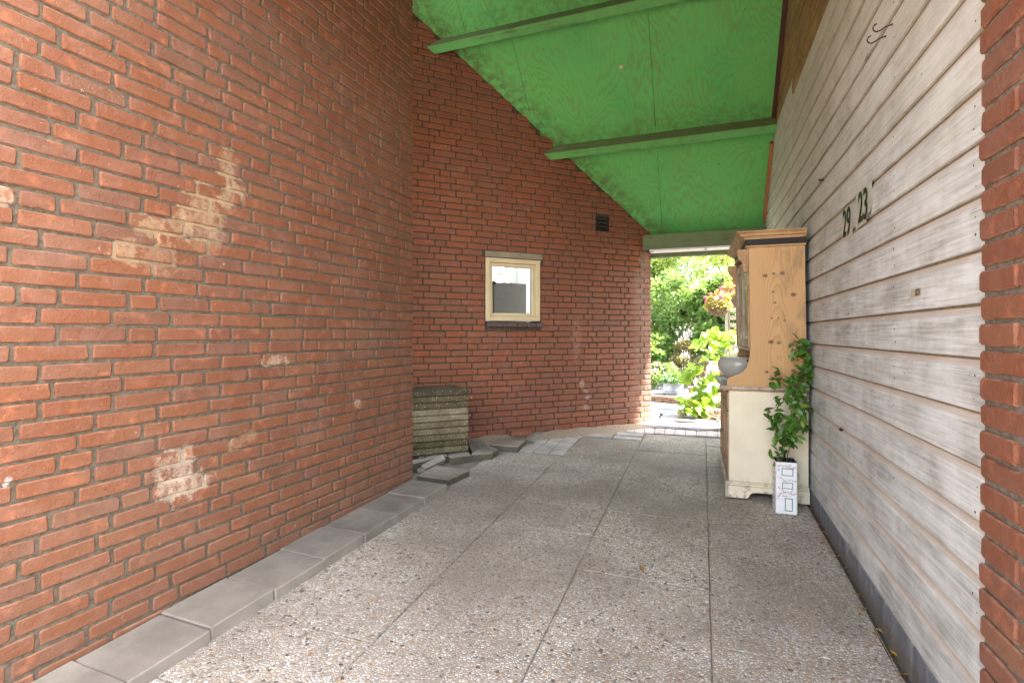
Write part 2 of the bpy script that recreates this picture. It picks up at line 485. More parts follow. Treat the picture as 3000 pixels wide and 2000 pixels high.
M = {}
CREAM = (.36, .255, .15)
PALE = (.5, .38, .27)
LW0 = Vector((-2.112, 0, 0)); LWU = Vector((.039, 1, 0)).normalized(); LWN = Vector((1, -.039, 0)).normalized()
DWU = Vector((1, 1, 0)).normalized(); DWN = Vector((1, -1, 0)).normalized()
DW0 = Vector((-3.30, 3.58, 0))
def lw(px, py): return tuple(on_plane(px, py, LW0, LWN))
def dw(px, py): return tuple(on_plane(px, py, DW0, DWN))
L_ST = [(lw(668, 500), .052, (1, 1, .6), CREAM, .9), (lw(690, 555), .062, (1, 1, 1.3), CREAM, .95), (lw(666, 592), .04, (1, 1, .7), CREAM, .9),
        (lw(598, 622), .105, (1, 1, .9), CREAM, .9), (lw(530, 668), .07, (1, 1, 1.4), CREAM, .7), (lw(448, 672), .075, (1, 1, 1.5), CREAM, .85),
        (lw(372, 740), .06, (1, 1, 1), CREAM, .75), (lw(470, 760), .09, (1, 1, 1.4), CREAM, .45), (lw(600, 700), .08, (1, 1, 1), CREAM, .4),
        (lw(520, 1370), .085, (1, 1, 1), (.42, .33, .24), .85), (lw(560, 1420), .08, (1, 1, 1.3), (.50, .41, .31), .75), (lw(500, 1430), .06, (1, 1, .8), (.50, .41, .31), .7),
        (lw(690, 1300), .05, (1, 1, 2), CREAM, .6), (lw(730, 1275), .05, (1, 1, 2), CREAM, .5), (lw(12, 580), .03, (1, 1, 1), PALE, .6),
        (lw(805, 1058), .052, (1, .55, 1.9), (.55, .43, .31), .8), (lw(1050, 1183), .03, (1, 1, 1), PALE, .7), (lw(20, 1412), .012, (1, 1, .7), (.5, .48, .46), .8)]
M['brick_left'] = brick_mat('orange_brick', tint=(.52, .52, .44), stains=L_ST, dust=.16, worn=.22)
M['mortar_left'] = mortar_mat('grey_mortar', (.125, .10, .072), L_ST)
D_ST = [(dw(1705, 1125), .035, (1, 1, .8), (.42, .33, .27), .9), (dw(1715, 1145), .04, (1, 1, 2.5), (.42, .33, .27), .9), (dw(1722, 1163), .045, (1, 1, 2.2), (.45, .36, .3), .95),
        (dw(1718, 1192), .055, (1, 1, 1.6), (.40, .31, .25), .9), (dw(1690, 980), .07, (1, 1, .5), (.30, .18, .13), .6), (dw(1690, 1040), .06, (1, 1, .6), (.30, .18, .13), .5),
        (dw(1380, 1163), .015, (1, 1, 1), (.66, .6, .5), .9), (dw(1378, 1215), .012, (1, 1, 1), (.66, .6, .5), .8),
        (dw(1888, 900), .17, (1, 1, .4), (.24, .17, .125), .55), (dw(1888, 1050), .17, (1, 1, .4), (.24, .17, .125), .55), (dw(1880, 1180), .2, (1, 1, .6), (.26, .19, .14), .55),
        (dw(1895, 1225), .12, (1, 1, .8), (.33, .29, .20), .7), (dw(1890, 765), .09, (1, 1, .7), (.30, .25, .19), .8), (dw(1875, 840), .11, (1, 1, .5), (.27, .20, .16), .6)]
M['brick_diag'] = brick_mat('red_brick', tint=(.76, .60, .47), dust=.06, worn=.22, scuff=.6, stains=D_ST, rough=.62, dark=.35)
M['mortar_diag'] = mortar_mat('dark_mortar', (.10, .07, .048), D_ST)
M['brick_pier'] = brick_mat('pier_brick', tint=(.58, .62, .66), dust=.20, scuff=.5)
M['mortar_pier'] = mortar_mat('pier_mortar', (.20, .185, .155))
M['aggregate'] = aggregate('exposed_aggregate', 1.27)
M['kerb'] = concrete('kerb_concrete', (.225, .195, .16))
M['oldslab'] = concrete('old_concrete', (.29, .245, .20), moss=.25)
M['paver'] = concrete('grey_paver', (.25, .215, .18), moss=.2)
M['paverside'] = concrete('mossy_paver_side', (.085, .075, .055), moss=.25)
M['palepaver'] = concrete('pale_paver', (.44, .41, .37), light=.15)
M['pinkpaver'] = concrete('pink_paver', (.48, .42, .40), light=.3)
M['flag'] = concrete('flagstone', (.15, .148, .145), light=.35)
M['mossyslab'] = side_aggregate()
M['sand'] = plain('sandy_soil', (.36, .29, .22), .95, .1, var=.5, nscale=60, bump=.006)
M['ground'] = plain('bare_ground', (.20, .17, .135), .95, .1, var=.3, nscale=8, bump=.01)
M['mulch'] = plain('bark_mulch', (.20, .14, .085), .95, .1, var=.4, nscale=40)
M['plank'] = plank_paint('white_plank_paint', (.625, .67, .67), (.28, .285, .265), .85)
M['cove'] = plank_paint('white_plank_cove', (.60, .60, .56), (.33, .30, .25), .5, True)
M['grooveshade'] = plain('groove_shade_line', (.27, .22, .165), .9, .1, var=.3, nscale=40)  # shadow line under each plank lip, put into the colour
M['brown'] = wood_paint('brown_plank_stain', (.36, .20, .095), (.20, .105, .048), .5, (60, 2.0, 60))
M['browncove'] = plain('brown_groove', (.17, .08, .035), .8)
def plinth_mat():
    m = Mat('stained_plinth', .8, .3)
    x, y, z = m.xyz(m.pos())
    dr = m.noise(1.0, 5, vec=m.vscale(m.pos(), (5, 16, 3)), rough=.7); n = m.noise(30, 5, rough=.75)
    b = m.mix(m.rng(dr, .35, .65), (.10, .11, .125), (.17, .185, .205))
    b = m.mix(m.math('MULTIPLY', m.rng(m.math('ADD', m.math('MULTIPLY', dr, .6), m.math('MULTIPLY', n, .4)), .56, .64), .75), b, (.38, .39, .40))
    dirt = m.math('MULTIPLY', m.rng(m.math('SUBTRACT', z, m.math('MULTIPLY', n, .06)), .0, -.08), .7)
    m.color(m.mix(dirt, b, (.10, .085, .06)))
    m.bump(n, .003, .6)
    return m.m
M['plinth'] = plinth_mat()
M['bitumen'] = concrete('plinth_bitumen', (.155, .165, .185), moss=.35)
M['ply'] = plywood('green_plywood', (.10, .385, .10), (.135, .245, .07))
M['beam'] = wood_paint('green_beam_paint', (.10, .31, .085), (.085, .14, .05), .42, (2.0, 40, 40))
M['beam_olive_shade'] = wood_paint('olive_beam_paint_and_shade', (.12, .155, .065), (.085, .085, .042), .42, (2.0, 40, 40))  # olive of the opening beams; also painted shade on the purlins' upper sides
M['whitetrim'] = plain('white_plastic', (.62, .60, .60), .5, var=.1)
M['redtrim'] = plain('dark_red_trim', (.06, .02, .014), .6)
M['orangetrim'] = plain('orange_wood_trim', (.34, .14, .06), .7, var=.35, nscale=60)
M['cream'] = plain('cream_window_paint', (.62, .50, .31), .5, var=.12, nscale=9)
M['lintel'] = concrete('lintel_concrete', (.27, .225, .16))
M['sill'] = plain('purple_clinker', (.11, .075, .072), .45, .4, var=.2)
M['black'] = plain('black_plastic', (.014, .012, .010), .5, .3)
M['rust'] = plain('rusted_iron', (.06, .03, .022), .8, var=.4)
KN = [(-.255, 1.462, .013), (-.205, 1.474, .009), (-.155, 1.474, .013), (-.208, 1.355, .007), (-.198, 1.285, .008), (-.215, 1.185, .006), (-.178, 1.185, .005),
      (-.22, 1.03, .014), (-.175, 1.025, .011), (-.142, 1.17, .007), (-.09, 1.335, .014), (-.08, 1.03, .012), (-.09, .845, .013), (-.245, .835, .010), (-.19, .82, .006)]
M['pine'] = pine_mat('honey_pine', KN)
M['pinedark'] = wood_paint('worn_pine', (.40, .26, .145), (.22, .13, .07), .5, (30, 30, 2.5))
M['pinetop'] = wood_paint('pine_moulding', (.44, .28, .14), (.26, .15, .07), .5, (3, 30, 60))
M['blackpaint'] = wood_paint('chipped_black_paint', (.012, .011, .010), (.30, .20, .11), .36, (6, 40, 90))
M['greypaint'] = wood_paint('faded_grey_paint', (.46, .43, .38), (.30, .22, .15), .48, (30, 30, 3))
def cabcream():
    m = Mat('chipped_cream_paint', .45, .4)
    n = m.noise(5, 4, rough=.6); c = m.noise(42, 5, rough=.75)
    b = m.mix(m.math('MULTIPLY', m.rng(n, .38, .7), .45), (.68, .62, .47), (.55, .48, .34))
    b = m.mix(m.math('MULTIPLY', m.rng(c, .70, .73), .8), b, (.24, .16, .09))
    sc = m.noise(16, 5, rough=.7, vec=m.vscale(m.pos(), (1, 1, .5)))
    b = m.mix(m.math('MULTIPLY', m.rng(sc, .66, .70), .45), b, (.36, .29, .20))
    x, y, z = m.xyz(m.obj())
    low = m.math('MULTIPLY', m.rng(z, .16, .03), m.rng(m.noise(20, 4), .5, .62))
    b = m.mix(m.math('MULTIPLY', low, .8), b, (.28, .19, .11))
    m.color(b); m.bump(c, .0008, .4)
    return m.m
M['cabcream'] = cabcream()
M['glaze'] = plain('grey_glaze', (.38, .375, .33), .16, .5, var=.06)
M['tin'] = plain('white_enamel', (.74, .76, .78), .35, .5, var=.05)
M['tingreen'] = plain('green_print', (.07, .19, .12), .5, var=.1)
M['tinpink'] = plain('pink_print', (.52, .30, .31), .5, var=.3, nscale=200)
M['tinbranch'] = plain('branch_print', (.12, .06, .065), .5, var=.1)
M['tinside'] = plain('dark_tin_inside', (.05, .05, .055), .4, .5, .6)
M['soil'] = plain('potting_soil', (.05, .035, .025), .95, .1, nscale=80, bump=.008)
M['galv'] = plain('galvanised_zinc', (.22, .235, .25), .45, .5, .55, var=.2, nscale=30)
M['wicker'] = plain('wicker', (.16, .11, .08), .8, .2, var=.3, nscale=50)
M['stem'] = plain('green_stem', (.16, .17, .05), .6)
M['twig'] = plain('brown_twig', (.13, .085, .05), .8)
M['basil'] = leaf_mat('glossy_leaf', (.035, .12, .018), (.07, .20, .028), (.13, .28, .04), .35, .33, .5)
M['basilpale'] = leaf_mat('young_leaf', (.10, .22, .03), (.16, .28, .04), (.30, .36, .06), .3, .4)
M['hyd'] = leaf_mat('hydrangea_leaf', (.15, .28, .02), (.22, .36, .028), (.30, .42, .035), .5, .5)
M['leafmid'] = leaf_mat('shrub_leaf', (.08, .18, .06), (.13, .24, .07), (.20, .29, .08), .55)
M['leafdark'] = leaf_mat('dark_leaf', (.018, .055, .028), (.04, .09, .03), (.065, .12, .035), .25)
M['leaflight'] = leaf_mat('lime_leaf', (.26, .36, .07), (.33, .42, .10), (.42, .46, .17), .55)
M['leafconifer'] = leaf_mat('conifer_spray', (.06, .17, .04), (.09, .21, .05), (.13, .25, .06), .4)
M['leafbrown'] = leaf_mat('dry_foliage', (.13, .11, .045), (.18, .15, .06), (.24, .20, .09), .3)
M['leafyellow'] = leaf_mat('yellow_variegated_leaf', (.20, .14, .015), (.26, .20, .03), (.33, .26, .09), .35)
M['petalpink'] = leaf_mat('pale_pink_petal', (.55, .36, .36), (.62, .45, .43), (.66, .54, .5), .4)
M['petalmag'] = leaf_mat('magenta_petal', (.42, .01, .16), (.5, .02, .22), (.5, .03, .12), .3)
M['petalgreen'] = leaf_mat('fading_green_floret', (.36, .36, .17), (.44, .42, .24), (.48, .44, .30), .35)
M['petalbrown'] = leaf_mat('fading_brown_floret', (.36, .26, .16), (.42, .32, .22), (.46, .36, .26), .35)
M['drybrown'] = leaf_mat('dry_leaf', (.20, .09, .035), (.26, .13, .05), (.32, .19, .08), .2)
M['yellowleaf'] = leaf_mat('fallen_yellow_leaf', (.5, .30, .03), (.55, .36, .03), (.6, .42, .04), .2)
M['terracotta'] = plain('terracotta', (.42, .20, .12), .85, var=.2)
M['roomwhite'] = plain('white_room_paint', (.70, .70, .66), .8, var=.05)
M['fridge'] = plain('grey_appliance', (.64, .66, .65), .4, .4, .2, var=.05)
M['steel'] = plain('brushed_steel', (.45, .45, .46), .35, .5, .8, var=.1)
M['roofing'] = plain('roof_tile_felt', (.07, .06, .055), .9)
M['bedjoint'] = plain('dirt_joint', (.075, .06, .045), .95, .1, nscale=80)
gm = Mat('window_glass', .02, .5, (1, 1, 1))
gm.b.inputs['Transmission Weight'].default_value = 1.0
gm.b.inputs['IOR'].default_value = 1.2
gm.b.inputs['Roughness'].default_value = .03
M['glass'] = gm.m
gm = Mat('cabinet_glass', .05, .5, (.85, .88, .86))
gm.b.inputs['Transmission Weight'].default_value = .9
M['cabglass'] = gm.m

# ------------------------------------------------------------------ ground
CEIL_Y, CEIL_Z, CEIL_S = 6.303, 2.263, 0.934
RIDGE_Y = 2.75
FRONT_Y = 1.1
SCREEN_Z = 3.2  # lower edge of the unseen front screen that holds back sky light
def ceil_z(y): return CEIL_Z + CEIL_S * (CEIL_Y - y)

def ground_mesh():
    mb = MB()
    ys = [-120, -40, -12, -4, -1] + [-.5 + .5 * i for i in range(12)] + [6, 9, 14, 30, 120]
    xs = [-120, -30, -8, -3, -1, 1, 3, 8, 30, 120]
    for y in ys:
        for x in xs: mb.v.append((x, y, floor_z(y) - .0075))
    n = len(xs)
    for j in range(len(ys) - 1):
        for i in range(n - 1): mb.f.append((j * n + i, j * n + i + 1, (j + 1) * n + i + 1, (j + 1) * n + i)); mb.mi.append(0)
    return mb
g = ground_mesh().obj('ground', M['ground'])
tag(g, kind='structure')

# ------------------------------------------------------------------ carport floor of exposed aggregate tiles
floor = structure('floor')
tile_me = []
for k in range(4):
    mb = MB()
    mb.cbox((-.2987, -.1987, -.04), (.2987, .1987, 0), .003)
    tile_me.append(mb.mesh('tile', M['aggregate']))
rng = random.Random(3)
def lay_tile(x, y, me):
    z = floor_z(y)
    sl = math.atan((floor_z(y + .2) - floor_z(y - .2)) / .4)
    o = link('tile', me, floor)
    o.location = (x + rng.uniform(-.001, .001), y, z + rng.uniform(-.0022, .0022))
    o.rotation_euler = (sl + rng.uniform(-.003, .003), rng.uniform(-.003, .003), rng.uniform(-.003, .003))
for r in range(-3, 14):
    y = .03 + .4 * r + .2
    for c in range(4):
        x = .33 - .6 * c
        if c == 3 and y > 4.25: continue
        if c == 2 and y > 5.15: continue
        if y > 5.5: continue
        lay_tile(x, y, tile_me[rng.randrange(4)])

def slab_px(mb, pts, dz, th, ch=0.004, mi=0, side=0):
    """a slab whose top face has these outline points in the photograph"""
    P = [on_floor(px, py, dz) for px, py in pts]
    c = sum((p for p in P), Vector()) / len(P)
    n = len(P)
    if (P[1] - P[0]).cross(P[2] - P[0]).z < 0: P = P[::-1]
    top = []; low = []; bot = []
    for p in P:
        d = (p - c); d.z = 0
        q = p - d.normalized() * ch
        top.append(q); low.append(Vector((p.x, p.y, p.z - ch))); bot.append(Vector((p.x, p.y, p.z - th)))
    vs_ = top + low + bot
    fs = [tuple(range(n)), tuple(range(3 * n - 1, 2 * n - 1, -1))]
    for i in range(n):
        j = (i + 1) % n
        fs.append((n + i, n + j, j, i)); fs.append((2 * n + i, 2 * n + j, n + j, n + i))
    mb.add(vs_, fs, mi)
    if side:
        for k in range(len(fs) - 2 * n, len(fs)): mb.mi[k - len(fs) + len(mb.mi)] = side if (k - len(fs)) % 2 else mi
    return c
def floor_piece(name, pts, dz, th, mat, parent=floor):
    mb = MB(); slab_px(mb, pts, dz, th)
    return mb.obj(name, mat, parent)
def cropf(x0, y0, s):
    return lambda *p: [(x0 + a / s, y0 + b / s) for a, b in p]
cB = cropf(1180, 1100, 4.4808)
cE = cropf(1650, 1050, 3.136)
# pale paving slabs beside the diagonal wall (two columns of halves)
for q in (((1532, 985), (1625, 893), (1815, 900), (1708, 988)), ((1725, 990), (1830, 905), (2003, 918), (1918, 1010)),
          ((1930, 1012), (2010, 915), (2207, 922), (2112, 1030)), ((1718, 882), (1770, 822), (1905, 826), (1855, 890)),
          ((1868, 893), (1950, 812), (2112, 820), (2015, 908)), ((2022, 912), (2125, 820), (2298, 828), (2212, 915)),
          ((2140, 815), (2205, 745), (2400, 750), (2305, 822))):
    floor_piece('pale_paving_slab', cB(*q), .004, .04, M['palepaver'])
for q in (((205, 680), (455, 697), (440, 724), (188, 706)), ((500, 675), (742, 684), (728, 714), (482, 699)), ((472, 706), (722, 724), (710, 748), (455, 727))):
    floor_piece('pale_edging_strip', cE(*q), .008, .04, M['palepaver'])
f0 = [(578, 668), (650, 675), (742, 680), (836, 685), (928, 690), (1022, 692), (1120, 700), (1220, 704), (1320, 710), (1420, 715), (1520, 722), (1620, 730), (1720, 738)]
b0 = [(600, 622), (662, 624), (752, 630), (845, 637), (938, 644), (1030, 650), (1126, 656), (1224, 662), (1322, 668), (1422, 674), (1522, 680), (1622, 686), (1722, 692)]
for i in range(len(f0) - 1):
    g_ = 2.5
    floor_piece('clinker_paver', cE((f0[i][0] + g_, f0[i][1]), (f0[i + 1][0] - g_, f0[i + 1][1]), (b0[i + 1][0] - g_, b0[i + 1][1]), (b0[i][0] + g_, b0[i][1])), .012, .05, M['pinkpaver'])

# kerb of concrete slabs against the left wall
kerb = structure('kerb')
kme = []
for k in range(3):
    mb = MB(); mb.cbox((-.147, -.147, -.055), (.147, .147, 0), .0045); kme.append(mb.mesh('paving_slab', M['kerb']))
ky = [3.08 - .2985 * i for i in range(13)]
for i, y in enumerate(ky):
    o = link('paving_slab', kme[i % 3], kerb)
    x = -2.112 + .039 * y + .152
    sl = math.atan((floor_z(y + .15) - floor_z(y - .15)) / .3)
    o.location = (x + rng.uniform(-.006, .003), y, floor_z(y) + .05 + rng.uniform(-.003, .003))
    o.rotation_euler = (sl + rng.uniform(-.008, .008), rng.uniform(-.012, .004), R(-2.2) + rng.uniform(-.006, .006))

# ------------------------------------------------------------------ brick walls
BL, BH, BJ, CR = .210, .052, .0115, .0635
def brick_mesh(L, rg, mat, name='brick'):
    """10-point outline, chamfered worn face; local x length, y height, z out of the wall"""
    h = BH / 2; l = L / 2; c = .006
    out = [(-l, -h + c), (-l + c, -h), (0, -h), (l - c, -h), (l, -h + c), (l, h - c), (l - c, h), (0, h), (-l + c, h), (-l, h - c)]
    out = [(x + rg.uniform(-.0024, .0024), y + rg.uniform(-.0020, .0020)) for x, y in out]
    ins = [(x * (1 - .0045 / l) , y * (1 - .0042 / h)) for x, y in out]
    n = 10
    vs_ = [(x, y, rg.uniform(-.0006, .0006)) for x, y in ins] + [(x, y, -.0045 + rg.uniform(-.001, .001)) for x, y in out] + [(x, y, -.03) for x, y in out]
    fs = [tuple(range(n))]
    for a in (0, n):
        for i in range(n):
            j = (i + 1) % n
            fs.append((a + n + i, a + n + j, a + j, a + i))
    return vs_, fs
def brick_wall(root, o, u, n, L, z0, z1, mat, seed, first, holes=(), top=None, limit=300, vis=None):
    """o: origin at s=0, bricks run from s=L (fair end) back to s=0"""
    rg = random.Random(seed)
    u, n = Vector(u), Vector(n)
    lib = {}
    for kind, l in (('s', BL), ('h', .0995), ('q', .155)):
        for k in range(7 if kind == 's' else 5):
            vs_, fs = brick_mesh(l, rg, mat)
            mb = MB(); mb.add(vs_, fs); lib[kind, k] = mb.mesh('brick', mat)
    items = []
    prev = []
    k0 = math.ceil((z0 - 1.067) / CR); k1 = math.floor((z1 - 1.067) / CR)
    for k in range(k0, k1 + 1):
        z = 1.067 + k * CR
        best = None
        for _try in range(14):
            s = L; cur = []; joints = []
            ln = first[k % len(first)]
            while s > -.1:
                a = s - ln
                cur.append((a, s)); joints.append(a - BJ / 2)
                s = a - BJ + rg.uniform(-.0015, .0015)
                ln = BL if rg.random() > .17 else .0995
                if ln < .15 and len(cur) > 0 and cur[-1][1] - cur[-1][0] < .15: ln = BL
            bad = sum(1 for j in joints for p in prev if abs(j - p) < .03)
            if best is None or bad < best[0]: best = (bad, cur, joints)
            if bad == 0: break
        prev = best[2]
        for a, b in best[1]:
            segs = [(a, b)]
            for (ha, hb, hz0, hz1) in holes:
                if z + BH / 2 > hz0 + .006 and z - BH / 2 < hz1 - .006:
                    ns = []
                    for (p, q) in segs:
                        if q <= ha or p >= hb: ns.append((p, q)); continue
                        if p < ha - .012: ns.append((p, ha - .008))
                        if q > hb + .012: ns.append((hb + .008, q))
                    segs = ns
            for p, q in segs:
                if q - p < .02: continue
                m = (p + q) / 2
                c = Vector(o) + u * m
                if top and z - BH / 2 > top(c) : continue
                items.append((m, q - p, z))
    sc = []
    for i, (s, l, z) in enumerate(items):
        c = Vector(o) + u * s; c.z = z
        p = project(c)
        v = 0
        if p and -60 < p[0] < 3060 and -30 < p[1] < 2030:
            a = project(c - u * l / 2); b = project(c + u * l / 2)
            v = abs(a[0] - b[0]) * BH * 1500 / p[2] if a and b else 0
            if vis and not vis(p[0], p[1]): v *= .01
        sc.append((v, i))
    sc.sort(reverse=True)
    solo = {i for v, i in sc[:limit] if v > 0}
    rest = MB()
    for i, (s, l, z) in enumerate(items):
        kind = 's' if l > .18 else ('q' if l > .125 else 'h')
        base = {'s': BL, 'q': .155, 'h': .0995}[kind]
        k = rg.randrange(7 if kind == 's' else 5)
        c = Vector(o) + u * s + n * rg.uniform(-.0022, .0022); c.z = z + rg.uniform(-.001, .001)
        fl = -1 if rg.random() < .5 else 1
        mt = frame(c, u, n) @ Matrix.Rotation(rg.uniform(-.006, .006), 4, 'Z') @ Matrix.Rotation(rg.uniform(-.012, .012), 4, 'Y') @ Matrix.Rotation(math.pi if fl < 0 else 0, 4, 'Z') @ Matrix.Diagonal((l / base, 1, 1, 1))
        if i in solo: link('brick', lib[kind, k], root, mt)
        else:
            me = lib[kind, k]
            rest.add([mt @ v.co for v in me.vertices], [tuple(f.vertices) for f in me.polygons])
    if rest.v:
        tag(rest.obj('further_bricks', mat, root), kind='stuff')

# --- left wall
lwall = thing('brick_wall', 'long orange brick wall with cream plaster stains above the concrete kerb', 'brick wall')
LEN_L = 3.26 / LWU.y
LSTART = Vector((-2.112, 0, 0))
s0 = -1.3
o_l = LSTART + LWU * s0
TOPL = 5.6
mb = MB()
def wallbox(mb, o, u, n, L, z0, z1, t, rec=.0062):
    u, n = Vector(u), Vector(n)
    a = Vector(o) - n * rec
    P = [a, a + u * L, a + u * L - n * t, a - n * t]
    mb.add([(p.x, p.y, z) for z in (z0, z1) for p in P], [(3, 2, 1, 0), (4, 5, 6, 7), (0, 1, 5, 4), (1, 2, 6, 5), (2, 3, 7, 6), (3, 0, 4, 7)])
wallbox(mb, o_l + LWU * .9, LWU, LWN, LEN_L - s0 - .9 - .004, -.4, 4.3, .22)
mb.obj('mortar', M['mortar_left'], lwall)
brick_wall(lwall, o_l + LWU * .9, LWU, LWN, LEN_L - s0 - .9, -.25, 4.3, M['brick_left'], 11, [.16, .21, .155, .0995, .18, .21, .165], limit=300)

# --- diagonal wall
dwall = thing('brick_wall', 'diagonal red brick wall with a small cream window and a black vent', 'brick wall')
LEN_D = (-.575 + 3.30) * math.sqrt(2)
def dws(x): return (x + 3.30) * math.sqrt(2)
WA, WB, WZ0, WZ1 = dws(-2.075), dws(-1.629), 1.202, 1.857
VA, VZ, VS = dws(-1.066), 2.315, .166
holes = [(WA, WB, WZ0 - .06, WZ1), (WA - .005, WB + .03, WZ1 - .01, WZ1 + .068), (VA - VS / 2, VA + VS / 2, VZ - VS / 2, VZ + VS / 2)]
def pt(s, z, out=0.0):
    p = DW0 + DWU * s + DWN * out
    return Vector((p.x, p.y, z))
# the mortar body is built round the window opening
mb = MB()
for a, b, z0, z1 in ((0, WA, -.3, 5.0), (WB, LEN_D - .004, -.3, 3.1), (WA, WB, -.3, WZ0 - .05), (WA, WB, WZ1, 4.2)):
    wallbox(mb, DW0 + DWU * a, DWU, DWN, b - a, z0, min(z1, 4.6), .24)
mb.obj('mortar', M['mortar_diag'], dwall)
brick_wall(dwall, DW0, DWU, DWN, LEN_D, -.12, 4.3, M['brick_diag'], 23, [.105, .155, .0995, .16], holes,
           top=lambda c: ceil_z(c.y) - .02, limit=300, vis=lambda x, y: x > 1213)
# lintel, sill
mb = MB(); mb.cbox((WA - .002, WZ1 + .006, -.02), (WB + .026, WZ1 + .064, .003), .003, M=frame(DW0, DWU, DWN))
mb.obj('lintel', M['lintel'], dwall)
nS = 6; sw = (WB - WA + .03) / nS
smb = MB(); smb.cbox((-sw / 2 + .004, -.022, -.10), (sw / 2 - .004, .022, .045), .006)
sme = smb.mesh('sill_brick', M['sill'])
for i in range(nS):
    link('sill_brick', sme, dwall, frame(pt(WA + .012 + sw * (i + .5), WZ0 - .034), DWU, DWN) @ Matrix.Rotation(.12, 4, 'X'))
# window
win = bpy.data.objects.new('window', None); COL.objects.link(win); win.parent = dwall
F = frame(DW0, DWU, DWN)
def wframe(mb, a, b, z0, z1, t, d0, d1, ch=.003):
    mb.cbox((a, z0, d0), (a + t, z1, d1), ch, M=F); mb.cbox((b - t, z0, d0), (b, z1, d1), ch, M=F)
    mb.cbox((a + t, z1 - t, d0), (b - t, z1, d1), ch, M=F); mb.cbox((a + t, z0, d0), (b - t, z0 + t, d1), ch, M=F)
mb = MB(); wframe(mb, WA + .003, WB - .003, WZ0 + .004, WZ1 - .003, .046, -.09, .002)
mb.cbox((WA + .003, WZ1 - .022, .002), (WB - .003, WZ1 - .006, .012), .002, M=F)
mb.obj('frame', M['cream'], win)
mb = MB(); wframe(mb, WA + .051, WB - .051, WZ0 + .052, WZ1 - .051, .034, -.085, -.022)
mb.obj('casement', M['cream'], win)
mb = MB(); mb.box((WA + .082, WZ0 + .083, -.062), (WB - .082, WZ1 - .082, -.056), M=F)
mb.obj('pane', M['glass'], win)
mb = MB()
a, b, z0, z1 = WA + .085, WB - .085, WZ0 + .086, WZ1 - .085
x = a
while x < b: mb.box((x - .0005, z0, -.0555), (x + .0005, z1, -.0548), M=F); x += .0125
z = z0
while z < z1: mb.box((a, z - .0005, -.0546), (b, z + .0005, -.0539), M=F); z += .0125
mb.obj('wire_mesh', plain('wire', (.30, .31, .29), .5, .4, .5), win)
# vent
mb = MB()
a, b, z0, z1 = VA - VS / 2, VA + VS / 2, VZ - VS / 2, VZ + VS / 2
wframe(mb, a, b, z0, z1, .02, -.03, .010, .003)
for i in range(3):
    zz = z0 + .022 + i * .042
    mb.box((a + .02, zz, -.028), (b - .02, zz + .006, .006), M=F)
    mb.prism([(zz + .004, .004), (zz + .042, -.02), (zz + .044, -.016), (zz + .006, .008)], (a + .02, b - .02), lambda u_, v_, e: F @ Vector((e, u_, v_)))
mb.box((a + .005, z0 + .005, -.05), (b - .005, z1 - .005, -.03), M=F)
mb.obj('vent_grille', M['black'], dwall)

# room behind the window
room = structure('interior_room')
mb = MB()
def rb(a, z0, d0, b, z1, d1): mb.box((a, z0, d0), (b, z1, d1), M=F)
RA, RB_, RD = WA - .75, WB + .55, -1.75
rb(RA - .1, -.2, RD, RA, 1.15, -.26); rb(RA - .1, 1.15, RD, RA, 2.2, -1.0)            # left side wall, gap added to let daylight onto the refrigerator
rb(RB_, -.2, RD, RB_ + .1, 1.15, -.26); rb(RB_, 1.15, RD, RB_ + .1, 2.2, -.95)         # right side wall, same added gap for daylight
def behind(px, py, dep):
    p = on_plane(px, py, DW0 - DWN * dep, DWN)
    return (Vector((p.x, p.y, 0)) - DW0).dot(DWU), p.z
BA, BZ = behind(1493, 800, -RD); BA0 = behind(1425, 800, -RD)[0]
rb(RA, -.2, RD - .1, BA0, 2.1, RD)            # back wall round its own window
rb(BA0, -.2, RD - .1, BA, 1.2, RD)
rb(BA, -.2, RD - .1, RB_, 2.1, RD)
rb(RA, -.2, RD, RB_, -.1, -.26)
mb.obj('room_wall', M['roomwhite'], room)
fr = thing('refrigerator', 'grey refrigerator seen through the wired glass window', 'refrigerator')
mb = MB(); fa, fz = behind(1447, 826, .75); fb, _ = behind(1544, 828, .75); fd = behind(1440, 826, .75)[0]
mb.cbox((fa, .0, -1.35), (fb, fz, -.75), .012, M=F); mb.obj('body', M['fridge'], fr)
mb = MB(); mb.cbox((fd, .05, -1.33), (fa - .006, fz - .02, -.755), .006, M=F); mb.obj('door', M['steel'], fr)
mb = MB(); mb.cbox((fd + .005, fz - .03, -.754), (fa + .02, fz + .012, -.73), .004, M=F); mb.obj('hinge', M['black'], fr)

# --- brick pier on the right
pier = thing('brick_pier', 'orange brick pier at the near end of the white planks', 'brick pier')
PX, PY0, PY1 = .628, .95, 1.555
mb = MB(); mb.box((PX + .0085, PY0, -.4), (PX + .36, PY1 - .004, 4.3)); mb.obj('mortar', M['mortar_pier'], pier)
brick_wall(pier, (PX, PY0, 0), (0, 1, 0), (-1, 0, 0), PY1 - PY0, -.2, 4.0, M['brick_pier'], 31, [.152, .205], limit=300)

